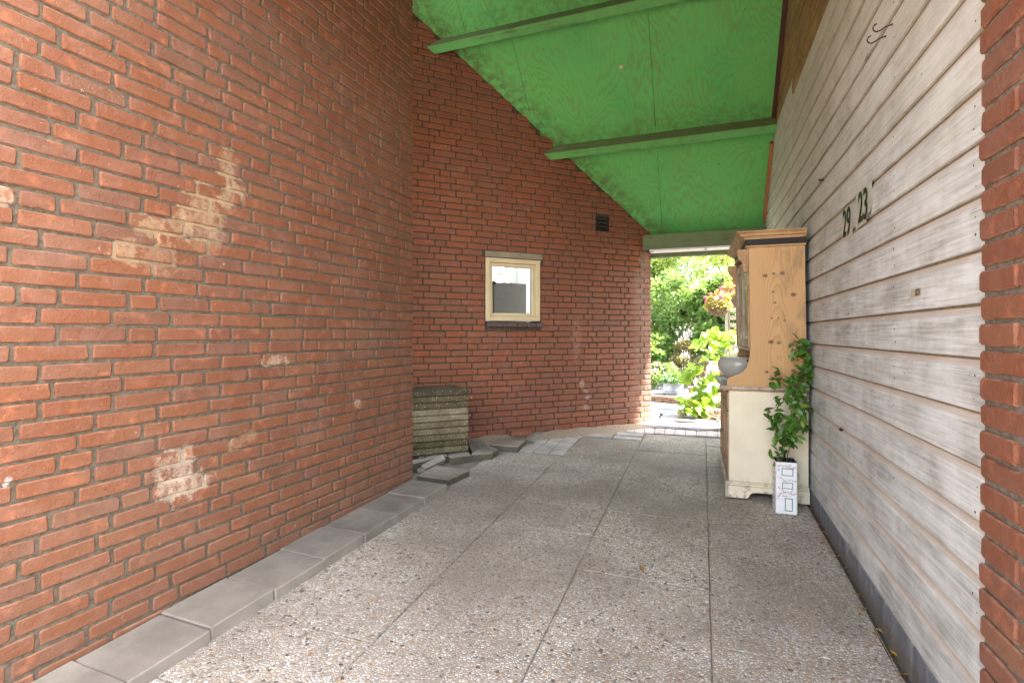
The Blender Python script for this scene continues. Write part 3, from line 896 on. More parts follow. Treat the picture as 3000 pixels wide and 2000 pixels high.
# ------------------------------------------------------------------ plank wall of the garage
pw = thing('plank_wall', 'white painted horizontal plank wall with brown upper boards and a dark plinth', 'plank wall')
XW = .65
PITCH, LIP0 = .1367, 1.148
cov = [(.1085, 0), (.1085, .0), (.112, .0035), (.1165, .0075), (.1225, .0105), (.129, .012), (.1367, .012)]
def plank(z0, ya, yb, mat_i, zlow=None):
    prof = [(0, .0002), (.0025, -.0014)] + [(.1045, -.0012)] + [(.1085, .0005), (.112, .0030), (.1165, .0062), (.1225, .0086), (.1285, .0096), (.1325, .0104), (.1366, .0115)]
    mb = MB()
    ys = [ya + .0015, yb - .0015]
    n = len(prof)
    for y in ys:
        for (dz, dx) in prof:
            zz = z0 + dz
            if zlow and dz < .05: zz = zlow(y) + dz * .3
            mb.v.append((XW + dx, y, zz))
        mb.v.append((XW + .03, y, z0 + .1366)); mb.v.append((XW + .03, y, (zlow(y) if zlow else z0)))
    t = n + 2
    for i in range(t):
        j = (i + 1) % t
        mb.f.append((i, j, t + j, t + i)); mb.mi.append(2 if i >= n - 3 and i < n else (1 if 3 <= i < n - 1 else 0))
    mb.f.append(tuple(range(t - 1, -1, -1))); mb.mi.append(0)
    mb.f.append(tuple(range(t, 2 * t))); mb.mi.append(0)
    return mb
WP, BP = [M['plank'], M['cove'], M['grooveshade']], [M['brown'], M['browncove'], M['browncove']]
YA, YB = 1.56, 6.34
nails = MB()
def nail(y, z, r=.004):
    c = Vector((XW - .0012, y, z))
    nails.add([c + Vector((-.0006, math.cos(k * 1.047) * r, math.sin(k * 1.047) * r)) for k in range(6)] + [c + Vector((.002, math.cos(k * 1.047) * r * 1.2, math.sin(k * 1.047) * r * 1.2)) for k in range(6)],
              [tuple(range(5, -1, -1))] + [(k, (k + 1) % 6, 6 + (k + 1) % 6, 6 + k) for k in range(6)])
rgp = random.Random(5)
for k in range(-8, 22):
    z0 = LIP0 + PITCH * k
    yb = min(YB, CEIL_Y - (z0 - CEIL_Z) / CEIL_S + .02)
    if yb < 2.2: break
    if k == -8:
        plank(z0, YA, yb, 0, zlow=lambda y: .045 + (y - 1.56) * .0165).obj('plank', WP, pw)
        segs = [(YA, yb)]
    elif k < 9: segs = [(YA, yb)]
    elif k < 13: segs = [(YA, 3.12 if k % 2 else 3.40), (3.12 if k % 2 else 3.40, yb)]
    else: segs = [(YA, yb)]
    if k == 13: segs = [(YA, 4.47), (4.47, yb)]
    if k > -8:
        for a, b in segs:
            white = k < 13 or (k == 13 and a > 4)
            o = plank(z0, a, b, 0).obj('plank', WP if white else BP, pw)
            if k in (4,) and False: pass
    if k < 13:
        for yy in (1.63, 2.21, 2.83, 3.37, 4.02, 4.65):
            if yy > yb - .05 or rgp.random() < .3: continue
            nail(yy + rgp.uniform(-.012, .012), z0 + .028 + rgp.uniform(-.012, .012), rgp.choice((.002, .003, .004)))
            nail(yy + rgp.uniform(-.012, .012), z0 + .083 + rgp.uniform(-.012, .012), rgp.choice((.002, .003, .004)))
tag(nails.obj('nail_heads', M['rust'], pw), kind='stuff')
mb = MB(); mb.box((XW + .0125, YA, -.3), (XW + .25, YB - .002, 2.2)); mb.box((XW + .0305, YA, 2.2), (XW + .25, 5.2, 3.2)); mb.box((XW + .0305, YA, 3.2), (XW + .25, 4.0, 4.4))
mb.obj('wall_core', M['brown'], pw)
mb = MB()
mb.prism([(XW - .004, -.3), (XW + .012, -.3), (XW + .012, 0), (XW - .001, 0), (XW - .004, -.004)], (YA, YB), lambda u, v, e: (u, e, v if v < -.2 else v + .043 + (e - 1.56) * .0165))
mb.obj('plinth', M['plinth'], pw)

# ------------------------------------------------------------------ roof
roof = thing('roof', 'sloping green plywood ceiling with green beams across it', 'roof')
nrm = Vector((0, -CEIL_S, -1)).normalized()          # towards the inside
slope_d = Vector((0, 1, -CEIL_S)).normalized()
def ceil_panel(x0, x1, y0, y1, mat, name='ceiling_panel'):
    mb = MB()
    e = .0017
    P = [Vector((x, y, ceil_z(y))) for x, y in ((x0 + e, y0 + e), (x1 - e, y0 + e), (x1 - e, y1 - e), (x0 + e, y1 - e))]
    Q = [p - nrm * .016 for p in P]
    mb.add(P + Q, [(3, 2, 1, 0), (4, 5, 6, 7), (0, 1, 5, 4), (1, 2, 6, 5), (2, 3, 7, 6), (3, 0, 4, 7)])
    return mb.obj(name, mat, roof)
B1Y, B2Y = 4.535, 5.448
for (y0, y1, xs) in ((RIDGE_Y, B1Y - .03, (-3.36, -2.14, -.92, .3, .649)), (B1Y - .03, B2Y - .03, (-3.36, -2.884, -1.70, -.444, .649)), (B2Y - .03, CEIL_Y + .02, (-3.36, -2.884, -1.70, -.444, .649))):
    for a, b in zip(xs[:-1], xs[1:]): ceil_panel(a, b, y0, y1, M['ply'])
mb = MB()
P = [Vector((x, y, ceil_z(y) + .03)) for x, y in ((-3.6, RIDGE_Y), (1.2, RIDGE_Y), (1.2, 6.52), (-.45, 6.52), (-3.6, 3.42))]
Q = [p + Vector((0, 0, .14)) for p in P]
mb.add(P + Q, [(4, 3, 2, 1, 0), (5, 6, 7, 8, 9)] + [(i, (i + 1) % 5, 5 + (i + 1) % 5, 5 + i) for i in range(5)])
mb.obj('roof_deck', M['roofing'], roof)
# purlins
def purlin(y, x0, x1, w_=.082, p_=.155):
    c = Vector((0, y, ceil_z(y))) + nrm * (p_ / 2 - .002)
    Mx = Matrix(((1, 0, 0, (x0 + x1) / 2), (0, slope_d.y, nrm.y, c.y), (0, slope_d.z, nrm.z, c.z), (0, 0, 0, 1)))
    bm = bmesh.new(); bmesh.ops.create_cube(bm, size=2)
    for v in bm.verts: v.co = Vector((v.co.x * (x1 - x0) / 2, v.co.y * w_ / 2, v.co.z * p_ / 2))
    bmesh.ops.bevel(bm, geom=bm.edges[:], offset=.004, segments=1, affect='EDGES')
    mb = MB(); mb.bm(bm)
    mb.mi = []
    for f in mb.f:
        a = [Vector(mb.v[i]) for i in f]
        nn = (a[1] - a[0]).cross(a[2] - a[0])
        mb.mi.append(1 if nn.length > 0 and nn.normalized().y < -.7 else 0)  # upper side catches less light, painted in as darker olive
    return mb.obj('beam', [M['beam'], M['beam_olive_shade']], roof, M=Mx)
# positions chosen so that the front lower edge falls where it does in the photograph
def front_low(py, w_=.075, p_=.147):
    y = py
    return y
purlin(4.434 + .147 * .683 - .0375 * .73, -2.56, .648)
purlin(5.346 + .147 * .683 - .0375 * .73, -1.66, .648)
# beam over the opening and the outer beam
mb = MB(); mb.cbox((-.66, 6.20, 2.062), (.646, 6.275, 2.236), .004); o = mb.obj('lintel_beam', M['beam_olive_shade'], roof)
mb = MB(); mb.cbox((-.70, 6.40, 1.99), (.646, 6.47, 2.17), .004); mb.obj('outer_beam', M['beam_olive_shade'], roof)
mb = MB(); mb.cbox((-.585, 6.20, 2.04), (.646, 6.396, 2.060), .002)
mb.cbox((-.575, 6.205, 2.022), (-.54, 6.235, 2.0405), .002); mb.cbox((.02, 6.205, 2.022), (.05, 6.235, 2.0405), .002)
mb.obj('white_cable_strip', M['whitetrim'], roof)
mb = MB()
for y0, y1 in ((RIDGE_Y, B2Y - .02),):
    P = []
    for y in (y0, y1):
        for dx, dn in ((.612, .001), (.646, .001), (.646, .03), (.612, .03)):
            q = Vector((0, y, ceil_z(y))) + nrm * dn; P.append((dx, q.y, q.z))
    mb.add(P, [(0, 1, 2, 3), (7, 6, 5, 4)] + [(i, 4 + i, 4 + (i + 1) % 4, (i + 1) % 4) for i in range(4)])
mb.obj('dark_edge_trim', M['redtrim'], roof)
mb = MB(); P = []
for y in (B2Y + .12, 6.24):
    for dx, dn in ((.618, .001), (.647, .001), (.647, .05), (.618, .05)):
        q = Vector((0, y, ceil_z(y))) + nrm * dn; P.append((dx, q.y, q.z))
mb.add(P, [(0, 1, 2, 3), (7, 6, 5, 4)] + [(i, 4 + i, 4 + (i + 1) % 4, (i + 1) % 4) for i in range(4)])
mb.obj('orange_edge_trim', M['orangetrim'], roof)
# unseen slope and fascia added to cut sky light, with gable fills against leaks
FZ = ceil_z(RIDGE_Y)
def front_z(y): return FZ - (RIDGE_Y - y) * CEIL_S
mb = MB()
P = [Vector((x, y, front_z(y) + .03)) for x, y in ((-3.6, FRONT_Y), (1.2, FRONT_Y), (1.2, RIDGE_Y), (-3.6, RIDGE_Y))]
Q = [p + Vector((0, 0, .14)) for p in P]
mb.add(P + Q, [(3, 2, 1, 0), (4, 5, 6, 7), (0, 1, 5, 4), (1, 2, 6, 5), (2, 3, 7, 6), (3, 0, 4, 7)])
mb.box((-3.6, FRONT_Y + .002, SCREEN_Z), (1.2, FRONT_Y + .06, front_z(FRONT_Y) + .02))
mb.obj('front_light_screen', [M['ply']], roof)
hs_ = structure('leak_blockers')  # unseen blocks added to stop light leaking in at gables and recess
mb = MB()
for x0, x1, zb, yb in ((-2.55, -2.40, 4.2, 3.5), (.69, .9, 4.3, 4.1)):
    mb.prism([(FRONT_Y, 2.9), (yb if zb < 4.25 else 4.1, 2.9 if zb < 4.25 else 4.25), (yb, ceil_z(yb) + .03), (RIDGE_Y, FZ + .03), (FRONT_Y, front_z(FRONT_Y) + .03)] if zb < 4.25 else [(FRONT_Y, 3.0), (1.56, 3.0), (1.57, 4.25), (4.1, 4.25), (RIDGE_Y, FZ + .03), (FRONT_Y, front_z(FRONT_Y) + .03)], (x0, x1), lambda u, v, e: (e, u, v))
mb.box((-3.9, 3.0, -.3), (-3.42, 4.1, 4.0))
mb.obj('side_light_blocks', M['roofing'], hs_)

# ------------------------------------------------------------------ stacked slabs in the recess
rg = random.Random(17)
SP = Vector((-1.925, 4.075, 0)); FU = Vector((.7071, .7071, 0)).normalized(); FN = Vector((.7071, -.7071, 0))
names = ['topmost mossy concrete slab of the stack in the corner', 'mossy concrete slab second from the top of the stack',
         'mossy concrete slab third from the top of the stack', 'mossy concrete slab fourth from the top of the stack',
         'mossy concrete slab fifth from the top of the stack', 'mossy concrete slab sixth from the top of the stack',
         'pale streaked concrete slab seventh from the top of the stack', 'mossy concrete slab third from the bottom of the stack',
         'mossy concrete slab second from the bottom of the stack', 'dark mossy slab at the bottom of the stack on pavers']
ZB = .048
for i in range(10):
    k = 9 - i
    mb = MB(); mb.cbox((-.60, 0, -.40), (0, .0495, 0), .005)
    o = mb.obj('concrete_slab', M['mossyslab'])
    a = rg.uniform(-.012, .012)
    o.matrix_world = frame(SP + Vector((0, 0, ZB + .0547 * k)) + FN * rg.uniform(-.006, .006) + FU * rg.uniform(-.004, .004), FU, FN) @ Matrix.Rotation(a, 4, 'Y')
    tag(o, names[i], 'concrete slab', 'slabs stacked in the corner')

# ------------------------------------------------------------------ loose pavers by the corner
def loose(name, label, cat, pts, dz, th, mat, group=None, ch=.004):
    mb = MB(); slab_px(mb, cB(*pts), dz, th, ch, side=1)
    o = mb.obj(name, [mat, M['paverside']])
    return tag(o, label, cat, group)
LG = 'loose pavers round the slab stack'
loose('paving_slab', 'worn concrete slab lying skewed past the end of the kerb', 'paving slab', ((185, 1308), (440, 1172), (872, 1240), (612, 1362)), .045, .05, M['oldslab'])
loose('paver', 'dark paver directly below the stack, under its left half', 'paver', ((270, 1030), (555, 1004), (596, 1048), (345, 1092)), .055, .06, M['paver'], LG)
loose('paver', 'dark paver in front of the middle of the slab stack', 'paver', ((600, 1052), (885, 1030), (905, 1040), (640, 1075)), .055, .06, M['paver'], LG)
loose('paver', 'flat dark paver strip just behind the front row of the stack', 'paver', ((575, 1000), (820, 985), (880, 1022), (600, 1046)), .05, .05, M['paver'], LG)
loose('paver', 'pale fronted paver at the right front corner of the stack', 'paver', ((905, 1012), (955, 985), (1165, 972), (1190, 1008), (1180, 1015), (910, 1036)), .055, .06, M['paver'], LG)
loose('paver', 'long thin paver angled away at the end of the front row', 'paver', ((1045, 912), (1105, 905), (1256, 968), (1195, 1000)), .05, .06, M['paver'], LG)
loose('paver', 'brownish paver against the wall right of the stack', 'paver', ((888, 842), (1000, 830), (1090, 903), (960, 914)), .035, .05, M['paver'], LG)
loose('paver', 'small dark paver wedged beside the slab stack', 'paver', ((835, 852), (880, 850), (958, 916), (880, 928)), .035, .05, M['paver'], LG)
loose('paver', 'flat brown paver between stack and front row', 'paver', ((880, 932), (955, 926), (1045, 972), (905, 985)), .045, .05, M['paver'], LG)
loose('paver', 'thin dark paver edge beside the long angled paver', 'paver', ((962, 922), (1030, 914), (1185, 965), (1055, 975)), .045, .05, M['paver'], LG)
loose('paver', 'dark block in the shadow next to the left wall corner', 'paver', ((100, 1110), (330, 1072), (392, 1092), (345, 1100), (130, 1160)), .075, .07, M['paver'], LG)
loose('paver', 'small dark paver end left of the front row', 'paver', ((185, 1025), (235, 1015), (290, 1062), (215, 1078)), .055, .05, M['paver'], LG)
loose('paver', 'brown paver sunk between block and skewed slab', 'paver', ((150, 1178), (212, 1166), (292, 1244), (225, 1272)), .03, .05, M['paver'], LG)
# brick leaning on the dark block
mb = MB(); mb.cbox((-.105, -.026, -.048), (.105, .026, .048), .005)
o = mb.obj('paver', M['paver']); pm = on_floor(1268, 1362, .03)
o.matrix_world = Matrix.Translation(pm + Vector((0, 0, .0))) @ Matrix.Rotation(R(64), 4, 'Z') @ Matrix.Rotation(R(-14), 4, 'Y') @ Matrix.Rotation(R(38), 4, 'X')
tag(o, 'pale grey paver leaning on its edge behind the skewed slab', 'paver', LG)
loose('paving_slab', 'broken grey concrete slab lying against the diagonal wall', 'paving slab', ((1135, 902), (1262, 812), (1440, 812), (1622, 832), (1512, 932)), .055, .06, M['oldslab'])
mb = MB(); mb.cbox((-.105, 0, -.05), (.105, .052, .05), .005)
o = mb.obj('loose_brick', M['brick_diag']); pm = on_floor(1520, 1277, .055)
o.matrix_world = frame(Vector((pm.x, pm.y + .03, .057)), Vector((.80, .60, 0)), Vector((.60, -.80, 0)))
tag(o, 'red brick lying on the broken grey slab by the wall', 'brick')
mb = MB(); mb.cbox((-.052, 0, -.10), (.052, .062, .10), .005)
o = mb.obj('paver', M['paver']); pm = on_floor(1556, 1292, 0)
o.matrix_world = frame(Vector((pm.x + .02, pm.y + .08, .0)), Vector((.93, -.36, 0)), Vector((-.36, -.93, 0)))
tag(o, 'short grey block end on beside the red brick', 'paver', LG)

# sand strip between tiles and wall
mb = MB()
N = 46
def sandz(s, d): return .012 + .022 * max(0, 1 - d / .34) * (.6 + .8 * mnoise.noise(Vector((s * 4, d * 6, 1.7)))) + .006 * mnoise.noise(Vector((s * 19, d * 22, 3)))
for i in range(N + 1):
    s = 1.0 + (LEN_D - .02 - 1.0) * i / N
    for j in range(9):
        d = -.008 + .56 * j / 8
        p = DW0 + DWU * s + DWN * d
        mb.v.append((p.x, p.y, floor_z(p.y) + (sandz(s, d) if j < 5 else -.012 - .004 * (j - 4)) ))
for i in range(N):
    for j in range(8): mb.f.append((i * 9 + j, i * 9 + j + 1, (i + 1) * 9 + j + 1, (i + 1) * 9 + j)); mb.mi.append(0)
tag(mb.obj('sand_strip', M['sand'], smooth=True), kind='structure')
# dirt along the plinth and kerb
mb = MB()
for i in range(31):
    y = 1.2 + .16 * i
    for x in (.60, .62, .642): mb.v.append((x, y, floor_z(y) - .012 + (.010 if x > .61 else 0) + .012 * mnoise.noise(Vector((x * 30, y * 7, 0)))))
for i in range(30):
    for j in range(2): mb.f.append((i * 3 + j, i * 3 + j + 1, i * 3 + j + 4, i * 3 + j + 3)); mb.mi.append(0)
tag(mb.obj('dirt_gap', M['bedjoint'], smooth=True), kind='structure')

# leaf litter
def litter(name, spots, mat, size, seed):
    rg = random.Random(seed); mb = MB()
    for (p, n_, sp) in spots:
        for _ in range(n_):
            c = p + Vector((rg.gauss(0, sp), rg.gauss(0, sp), 0)); c.z = floor_z(c.y) + rg.uniform(.004, .012) + (p.z if abs(p.z) < .2 else 0) * 0
            L = size * rg.uniform(.5, 1.3); a = rg.uniform(0, 6.28)
            X = Vector((math.cos(a), math.sin(a), rg.uniform(-.3, .3))) * L; Y = Vector((-math.sin(a), math.cos(a), rg.uniform(-.4, .4))) * L * .35
            mb.add([c - X, c + Y * .8 - X * .2 + Vector((0, 0, L * .2)), c + X, c - Y - X * .1], [(0, 3, 2, 1)])
    return tag(mb.obj(name, mat), kind='stuff')
sp = []
for i in range(30): sp.append((Vector((.625, 1.3 + i * .13, 0)), 3, .015))
for i in range(20):
    q = DW0 + DWU * (2.0 + i * .085) + DWN * .1
    sp.append((Vector((q.x, q.y, 0)), 5, .05))
for i in range(16): sp.append((Vector((-1.725 + .006 * i, .9 + i * .15, 0)), 2, .02))
lit = litter('leaf_litter', sp, M['drybrown'], .016, 4)
for v in lit.data.vertices:
    if v.co.y - v.co.x > 6.4 and v.co.y - v.co.x < 6.9: v.co.z += .03
# single fallen leaves
def leaf_geo(L, W, n=4, fold=.25, droop=.25, tipw=.12, wave=0.0):
    mb = MB(); 
    for i in range(n + 1):
        t = i / n
        w_ = W * (math.sin(math.pi * min(1, t * .9 + .06)) ** .8) * (1 if t < .97 else tipw) * (1 - .35 * t)
        z = -droop * L * t * t
        y = L * t
        wv = wave * math.sin(t * 9) * W
        mb.v += [(-w_, y, z + fold * w_ + wv), (0, y, z), (w_, y, z + fold * w_ - wv)]
    for i in range(n):
        for j in range(2):
            mb.f.append((i * 3 + j, i * 3 + j + 1, i * 3 + j + 4, i * 3 + j + 3)); mb.mi.append(0)
    return mb
def fallen(px, py, L, mat, label, a, group=None):
    mb = leaf_geo(L, L * .3, 4, .5, -.2)
    o = mb.obj('fallen_leaf', mat, smooth=True)
    p = on_floor(px, py, .004)
    o.location = p; o.rotation_euler = (.1, .15, a)
    tag(o, label, 'leaf', group)
fallen(1884, 1676, .05, M['drybrown'], 'reddish brown fallen leaf on the tiles in mid floor', .4)
fallen(1087, 1763, .022, M['yellowleaf'], 'tiny yellow leaf on the tiles left of the middle', 1.9)
fallen(2636, 1927, .035, M['yellowleaf'], 'orange yellow leaf in the gap below the plank wall', .8)
fallen(456, 1978, .05, M['yellowleaf'], 'pale dry leaf at the foot of the nearest kerb slab', .9)
fallen(905, 1695, .03, M['drybrown'], 'small brown leaf at the kerb edge halfway along', .2)
fallen(2015, 1682, .02, M['drybrown'], 'dark leaf scrap beside the reddish fallen leaf', 2.2)

# ------------------------------------------------------------------ old pine dresser
CZ = -.012
cabR = .020
cab = thing('dresser', 'old pine dresser with cream painted base standing against the plank wall', 'dresser', (.638, 3.715, CZ), cabR)
Wd = .92
LEAN = -.016
def sx(x, z): return x + LEAN * max(0, z - .73)
def cpanel(name, poly, y0, y1, mat, lean=True, ch=0):
    mb = MB()
    f = (lambda u, v, e: (sx(u, v) if lean else u, e, v))
    mb.prism(poly, (y0, y1), f)
    # outward normals
    bm = bmesh.new(); me = mb.mesh('t', mat); bm.from_mesh(me); bmesh.ops.recalc_face_normals(bm, faces=bm.faces)
    if ch: bmesh.ops.bevel(bm, geom=[e for e in bm.edges], offset=ch, segments=1, affect='EDGES')
    bm.to_mesh(me); bm.free(); me.name = name
    return link(name, me, cab)
# base
cpanel('base_side_panel', [(-.474, .105), (-.004, .105), (-.004, .705), (-.474, .705)], 0, .022, M['cabcream'], ch=.003)
cpanel('base_side_panel', [(-.474, .105), (-.004, .105), (-.004, .705), (-.474, .705)], Wd - .022, Wd, M['cabcream'], ch=.003)
arch = [(-.492, 0), (-.365, 0), (-.352, .012), (-.345, .030), (-.330, .040), (-.30, .044), (-.15, .044), (-.125, .040), (-.11, .030), (-.105, .012), (-.098, 0), (-.0, 0), (-.0, .078), (-.492, .078)]
cpanel('plinth_side', arch, -.012, .016, M['cabcream'])
cpanel('plinth_side', arch, Wd - .016, Wd + .012, M['cabcream'])
mb = MB(); mb.cbox((-.488, -.010, .079), (0, .02, .092), .004); mb.cbox((-.482, -.006, .0925), (0, .02, .1045), .004)
mb.obj('plinth_moulding', M['cabcream'], cab)
mb = MB()
fp = [(.0, 0), (.13, 0), (.14, .03), (.17, .044), (Wd - .17, .044), (Wd - .14, .03), (Wd - .13, 0), (Wd, 0), (Wd, .104), (0, .104)]
mb.prism([(a - .012 + a * .024 / Wd, b) for a, b in fp], (-.492, -.474), lambda u, v, e: (e - .003, u, v))
mb.obj('plinth_front', M['greypaint'], cab)
mb = MB(); mb.box((-.46, .022, .1), (-.01, Wd - .022, .118)); mb.box((-.012, .022, .1), (-.004, Wd - .022, .70)); mb.obj('carcass', M['pinedark'], cab)
for i in range(2):
    y0 = .03 + i * (Wd - .06) / 2; y1 = y0 + (Wd - .06) / 2 - .004
    d = bpy.data.objects.new('base_door', None); COL.objects.link(d); d.parent = cab
    mb = MB()
    for a in ((y0, .12, y0 + .06, .56), (y1 - .06, .12, y1, .56), (y0 + .06, .12, y1 - .06, .18), (y0 + .06, .50, y1 - .06, .56)):
        mb.cbox((-.482, a[0], a[1]), (-.462, a[2], a[3]), .003)
    mb.obj('door_frame', M['pinedark'], d)
    mb = MB(); mb.cbox((-.470, y0 + .055, .175), (-.464, y1 - .055, .505), .002); mb.obj('door_panel', M['greypaint'], d)
    mb = MB(); hy = y1 - .03 if i == 0 else y0 + .03
    mb.tube([(-.482, hy, .36), (-.497, hy, .365), (-.505, hy, .355), (-.497, hy, .345)], .003); mb.obj('hook', M['rust'], d)
    mb = MB(); mb.cbox((-.483, y0, .572), (-.463, y1, .690), .004); q = mb.obj('drawer_front', M['pinedark'], cab)
    mb = MB(); mb.lathe([(.0, .03), (.016, .028), (.018, .02), (.01, .012), (.009, 0)], 14)
    mb.obj('knob', M['pinedark'], q, True, M=Matrix.Translation((-.483, (y0 + y1) / 2, .63)) @ Matrix.Rotation(-math.pi / 2, 4, 'Y'))
# worktop
mb = MB(); mb.cbox((-.522, -.014, .7155), (.0, Wd + .014, .734), .005); mb.obj('worktop', M['greypaint'], cab)
mb = MB(); mb.cbox((-.512, -.010, .7055), (.0, Wd + .010, .715), .003); mb.obj('worktop_moulding', M['pinetop'], cab)
# upper cupboard
cur = [(-.482, .7345), (-.484, .765), (-.478, .785), (-.462, .797), (-.435, .805), (-.405, .818), (-.382, .836), (-.366, .858), (-.355, .884), (-.346, .915), (-.341, .948), (-.338, .982), (-.338, 1.648), (-.012, 1.648), (-.012, .7345)]
cpanel('upper_side_panel', cur, 0, .022, M['pine'])
cpanel('upper_side_panel', cur, Wd - .022, Wd, M['pine'])
mb = MB(); mb.box((sx(-.020, 1.2), .022, .736), (sx(-.012, 1.2), Wd - .022, 1.64)); mb.obj('back_board', M['greypaint'], cab)
mb = MB(); mb.cbox((-.350, .022, .968), (-.02, Wd - .022, .984), .004); mb.obj('cupboard_bottom', M['greypaint'], cab)
mb = MB(); mb.cbox((-.33, .0225, 1.30), (-.03, Wd - .0225, 1.318), .002); mb.obj('shelf', M['pinedark'], cab)
def bx(mb, x0, y0, z0, x1, y1, z1, ch=.003):
    l = LEAN * ((z0 + z1) / 2 - .73)
    mb.cbox((x0, y0, z0), (x1, y1, z1), ch, M=Matrix(((1, 0, LEAN, -LEAN * .73), (0, 1, 0, 0), (0, 0, 1, 0), (0, 0, 0, 1))))
for a_, b_, c_ in ((.0, .045, 1.648), (Wd - .045, Wd, 1.648), (Wd / 2 - .03, Wd / 2 + .03, 1.6)):
    mb = MB(); bx(mb, -.352, a_, .986, -.3385, b_, c_); mb.obj('pilaster', M['pinedark'], cab)
for i in range(2):
    y0 = .047 if i == 0 else Wd / 2 + .032; y1 = Wd / 2 - .032 if i == 0 else Wd - .047
    d = bpy.data.objects.new('glazed_door', None); COL.objects.link(d); d.parent = cab
    mb = MB()
    bx(mb, -.345, y0, .99, -.325, y0 + .04, 1.60); bx(mb, -.345, y1 - .04, .99, -.325, y1, 1.60)
    bx(mb, -.345, y0 + .04, .99, -.325, y1 - .04, 1.05); bx(mb, -.345, y0 + .04, 1.55, -.325, y1 - .04, 1.60)
    mb.obj('door_frame', M['greypaint'], d)
    mb = MB(); bx(mb, -.336, y0 + .038, 1.048, -.333, y1 - .038, 1.552, .0005); mb.obj('glass_pane', M['cabglass'], d)
# brackets under the cornice
cb = [(0, 0), (-.018, .01), (-.026, .03), (-.022, .05), (-.03, .07), (-.045, .085), (-.055, .11), (-.055, .15), (0, .15)]
for y0 in (.002, Wd - .042):
    mb = MB(); mb.prism([(a - .352, b + 1.49) for a, b in cb], (y0, y0 + .040), lambda u, v, e: (sx(u, v), e, v)); mb.obj('corbel', M['pinetop'], cab)
# cornice: plain strip, black band, flared moulding, mitred at the corners
def cornice(name, prof, mat):
    mb = MB()
    rows = []
    for (out, z) in prof:
        l = LEAN * (z - .73)
        rows.append([(-.006 + l, -out, z), (-.338 - out * 1.35 - .004 + l, -out, z), (-.338 - out * 1.35 - .004 + l, Wd + out, z), (-.006 + l, Wd + out, z)])
    n = 4
    vs_ = [v for r_ in rows for v in r_]
    fs = []
    for i in range(len(rows) - 1):
        for j in range(3): fs.append((i * n + j + 1, i * n + j, (i + 1) * n + j, (i + 1) * n + j + 1))
        fs.append((i * n, i * n + 3, (i + 1) * n + 3, (i + 1) * n))
    fs.append((0, 1, 2, 3)); t = (len(rows) - 1) * n; fs.append((t + 3, t + 2, t + 1, t))
    mb.add(vs_, fs)
    return mb.obj(name, mat, cab)
cornice('cornice_ledge', [(.004, 1.6485), (.012, 1.652), (.012, 1.660), (.004, 1.6635)], M['pinetop'])
cornice('black_band', [(.004, 1.664), (.005, 1.666), (.010, 1.7005), (.010, 1.701)], M['blackpaint'])
cornice('cornice_moulding', [(.014, 1.7015), (.018, 1.709), (.020, 1.716), (.034, 1.722), (.037, 1.728), (.040, 1.735), (.052, 1.745), (.052, 1.752)], M['pinetop'])

# ceramic bowl on the worktop
bowl = thing('bowl', 'round grey glazed bowl with lid sitting on the dresser worktop', 'bowl', (.262, 4.20, .723))
mb = MB()
mb.lathe([(.0, .0), (.075, .0), (.085, .006), (.112, .028), (.138, .062), (.153, .10), (.156, .125), (.150, .148), (.140, .160), (.136, .166), (.128, .164), (.122, .15), (.0, .15)], 40)
mb.obj('bowl_body', M['glaze'], bowl, True)
mb = MB(); mb.lathe([(.140, .1665), (.143, .170), (.141, .176), (.120, .179), (.06, .182), (.0, .184)], 40); mb.obj('lid', M['glaze'], bowl, True)
for a in (2.2, -1.0):
    mb = MB(); mb.tube([(math.cos(a + t) * r_, math.sin(a + t) * r_, z) for t, r_, z in ((-.28, .145, .150), (-.2, .17, .158), (0, .18, .16), (.2, .17, .158), (.28, .145, .150))], .007, 8)
    mb.obj('handle', M['rust'], bowl, True)

# ------------------------------------------------------------------ tin planter
tin = thing('tin_planter', 'tall white square tin with painted blossom and green rectangles', 'planter', (.479, 3.575, floor_z(3.57) + .001), R(1.5))
tw, td, th_ = .0605, .070, .315
def rrect(a, b, r_, n=4):
    o = []
    for cx, cy, a0 in ((a - r_, b - r_, 0), (-a + r_, b - r_, 90), (-a + r_, -b + r_, 180), (a - r_, -b + r_, 270)):
        for k in range(n + 1):
            t = R(a0 + 90 * k / n); o.append((cx + r_ * math.cos(t), cy + r_ * math.sin(t)))
    return o
mb = MB()
rr = rrect(tw, td, .012); n = len(rr)
ri = rrect(tw - .002, td - .002, .011)
vs_ = [(x * .985, y * .985, 0) for x, y in rr] + [(x, y, .004) for x, y in rr] + [(x, y, th_ - .003) for x, y in rr] + [(x * 1.008, y * 1.008, th_) for x, y in rr] + [(x, y, th_) for x, y in ri] + [(x, y, th_ - .12) for x, y in ri]
fs = [tuple(range(n - 1, -1, -1))]
for k in range(5):
    for i in range(n): fs.append((k * n + i, k * n + (i + 1) % n, (k + 1) * n + (i + 1) % n, (k + 1) * n + i))
mb.add(vs_, fs)
for k, f in enumerate(mb.f):
    if k > 4 * n: mb.mi[k] = 1
mb.obj('tin_body', [M['tin'], M['tinside']], tin)
mb = MB(); mb.box((-tw + .003, -td + .003, th_ - .075), (tw - .003, td - .003, th_ - .06)); mb.obj('soil', M['soil'], tin)
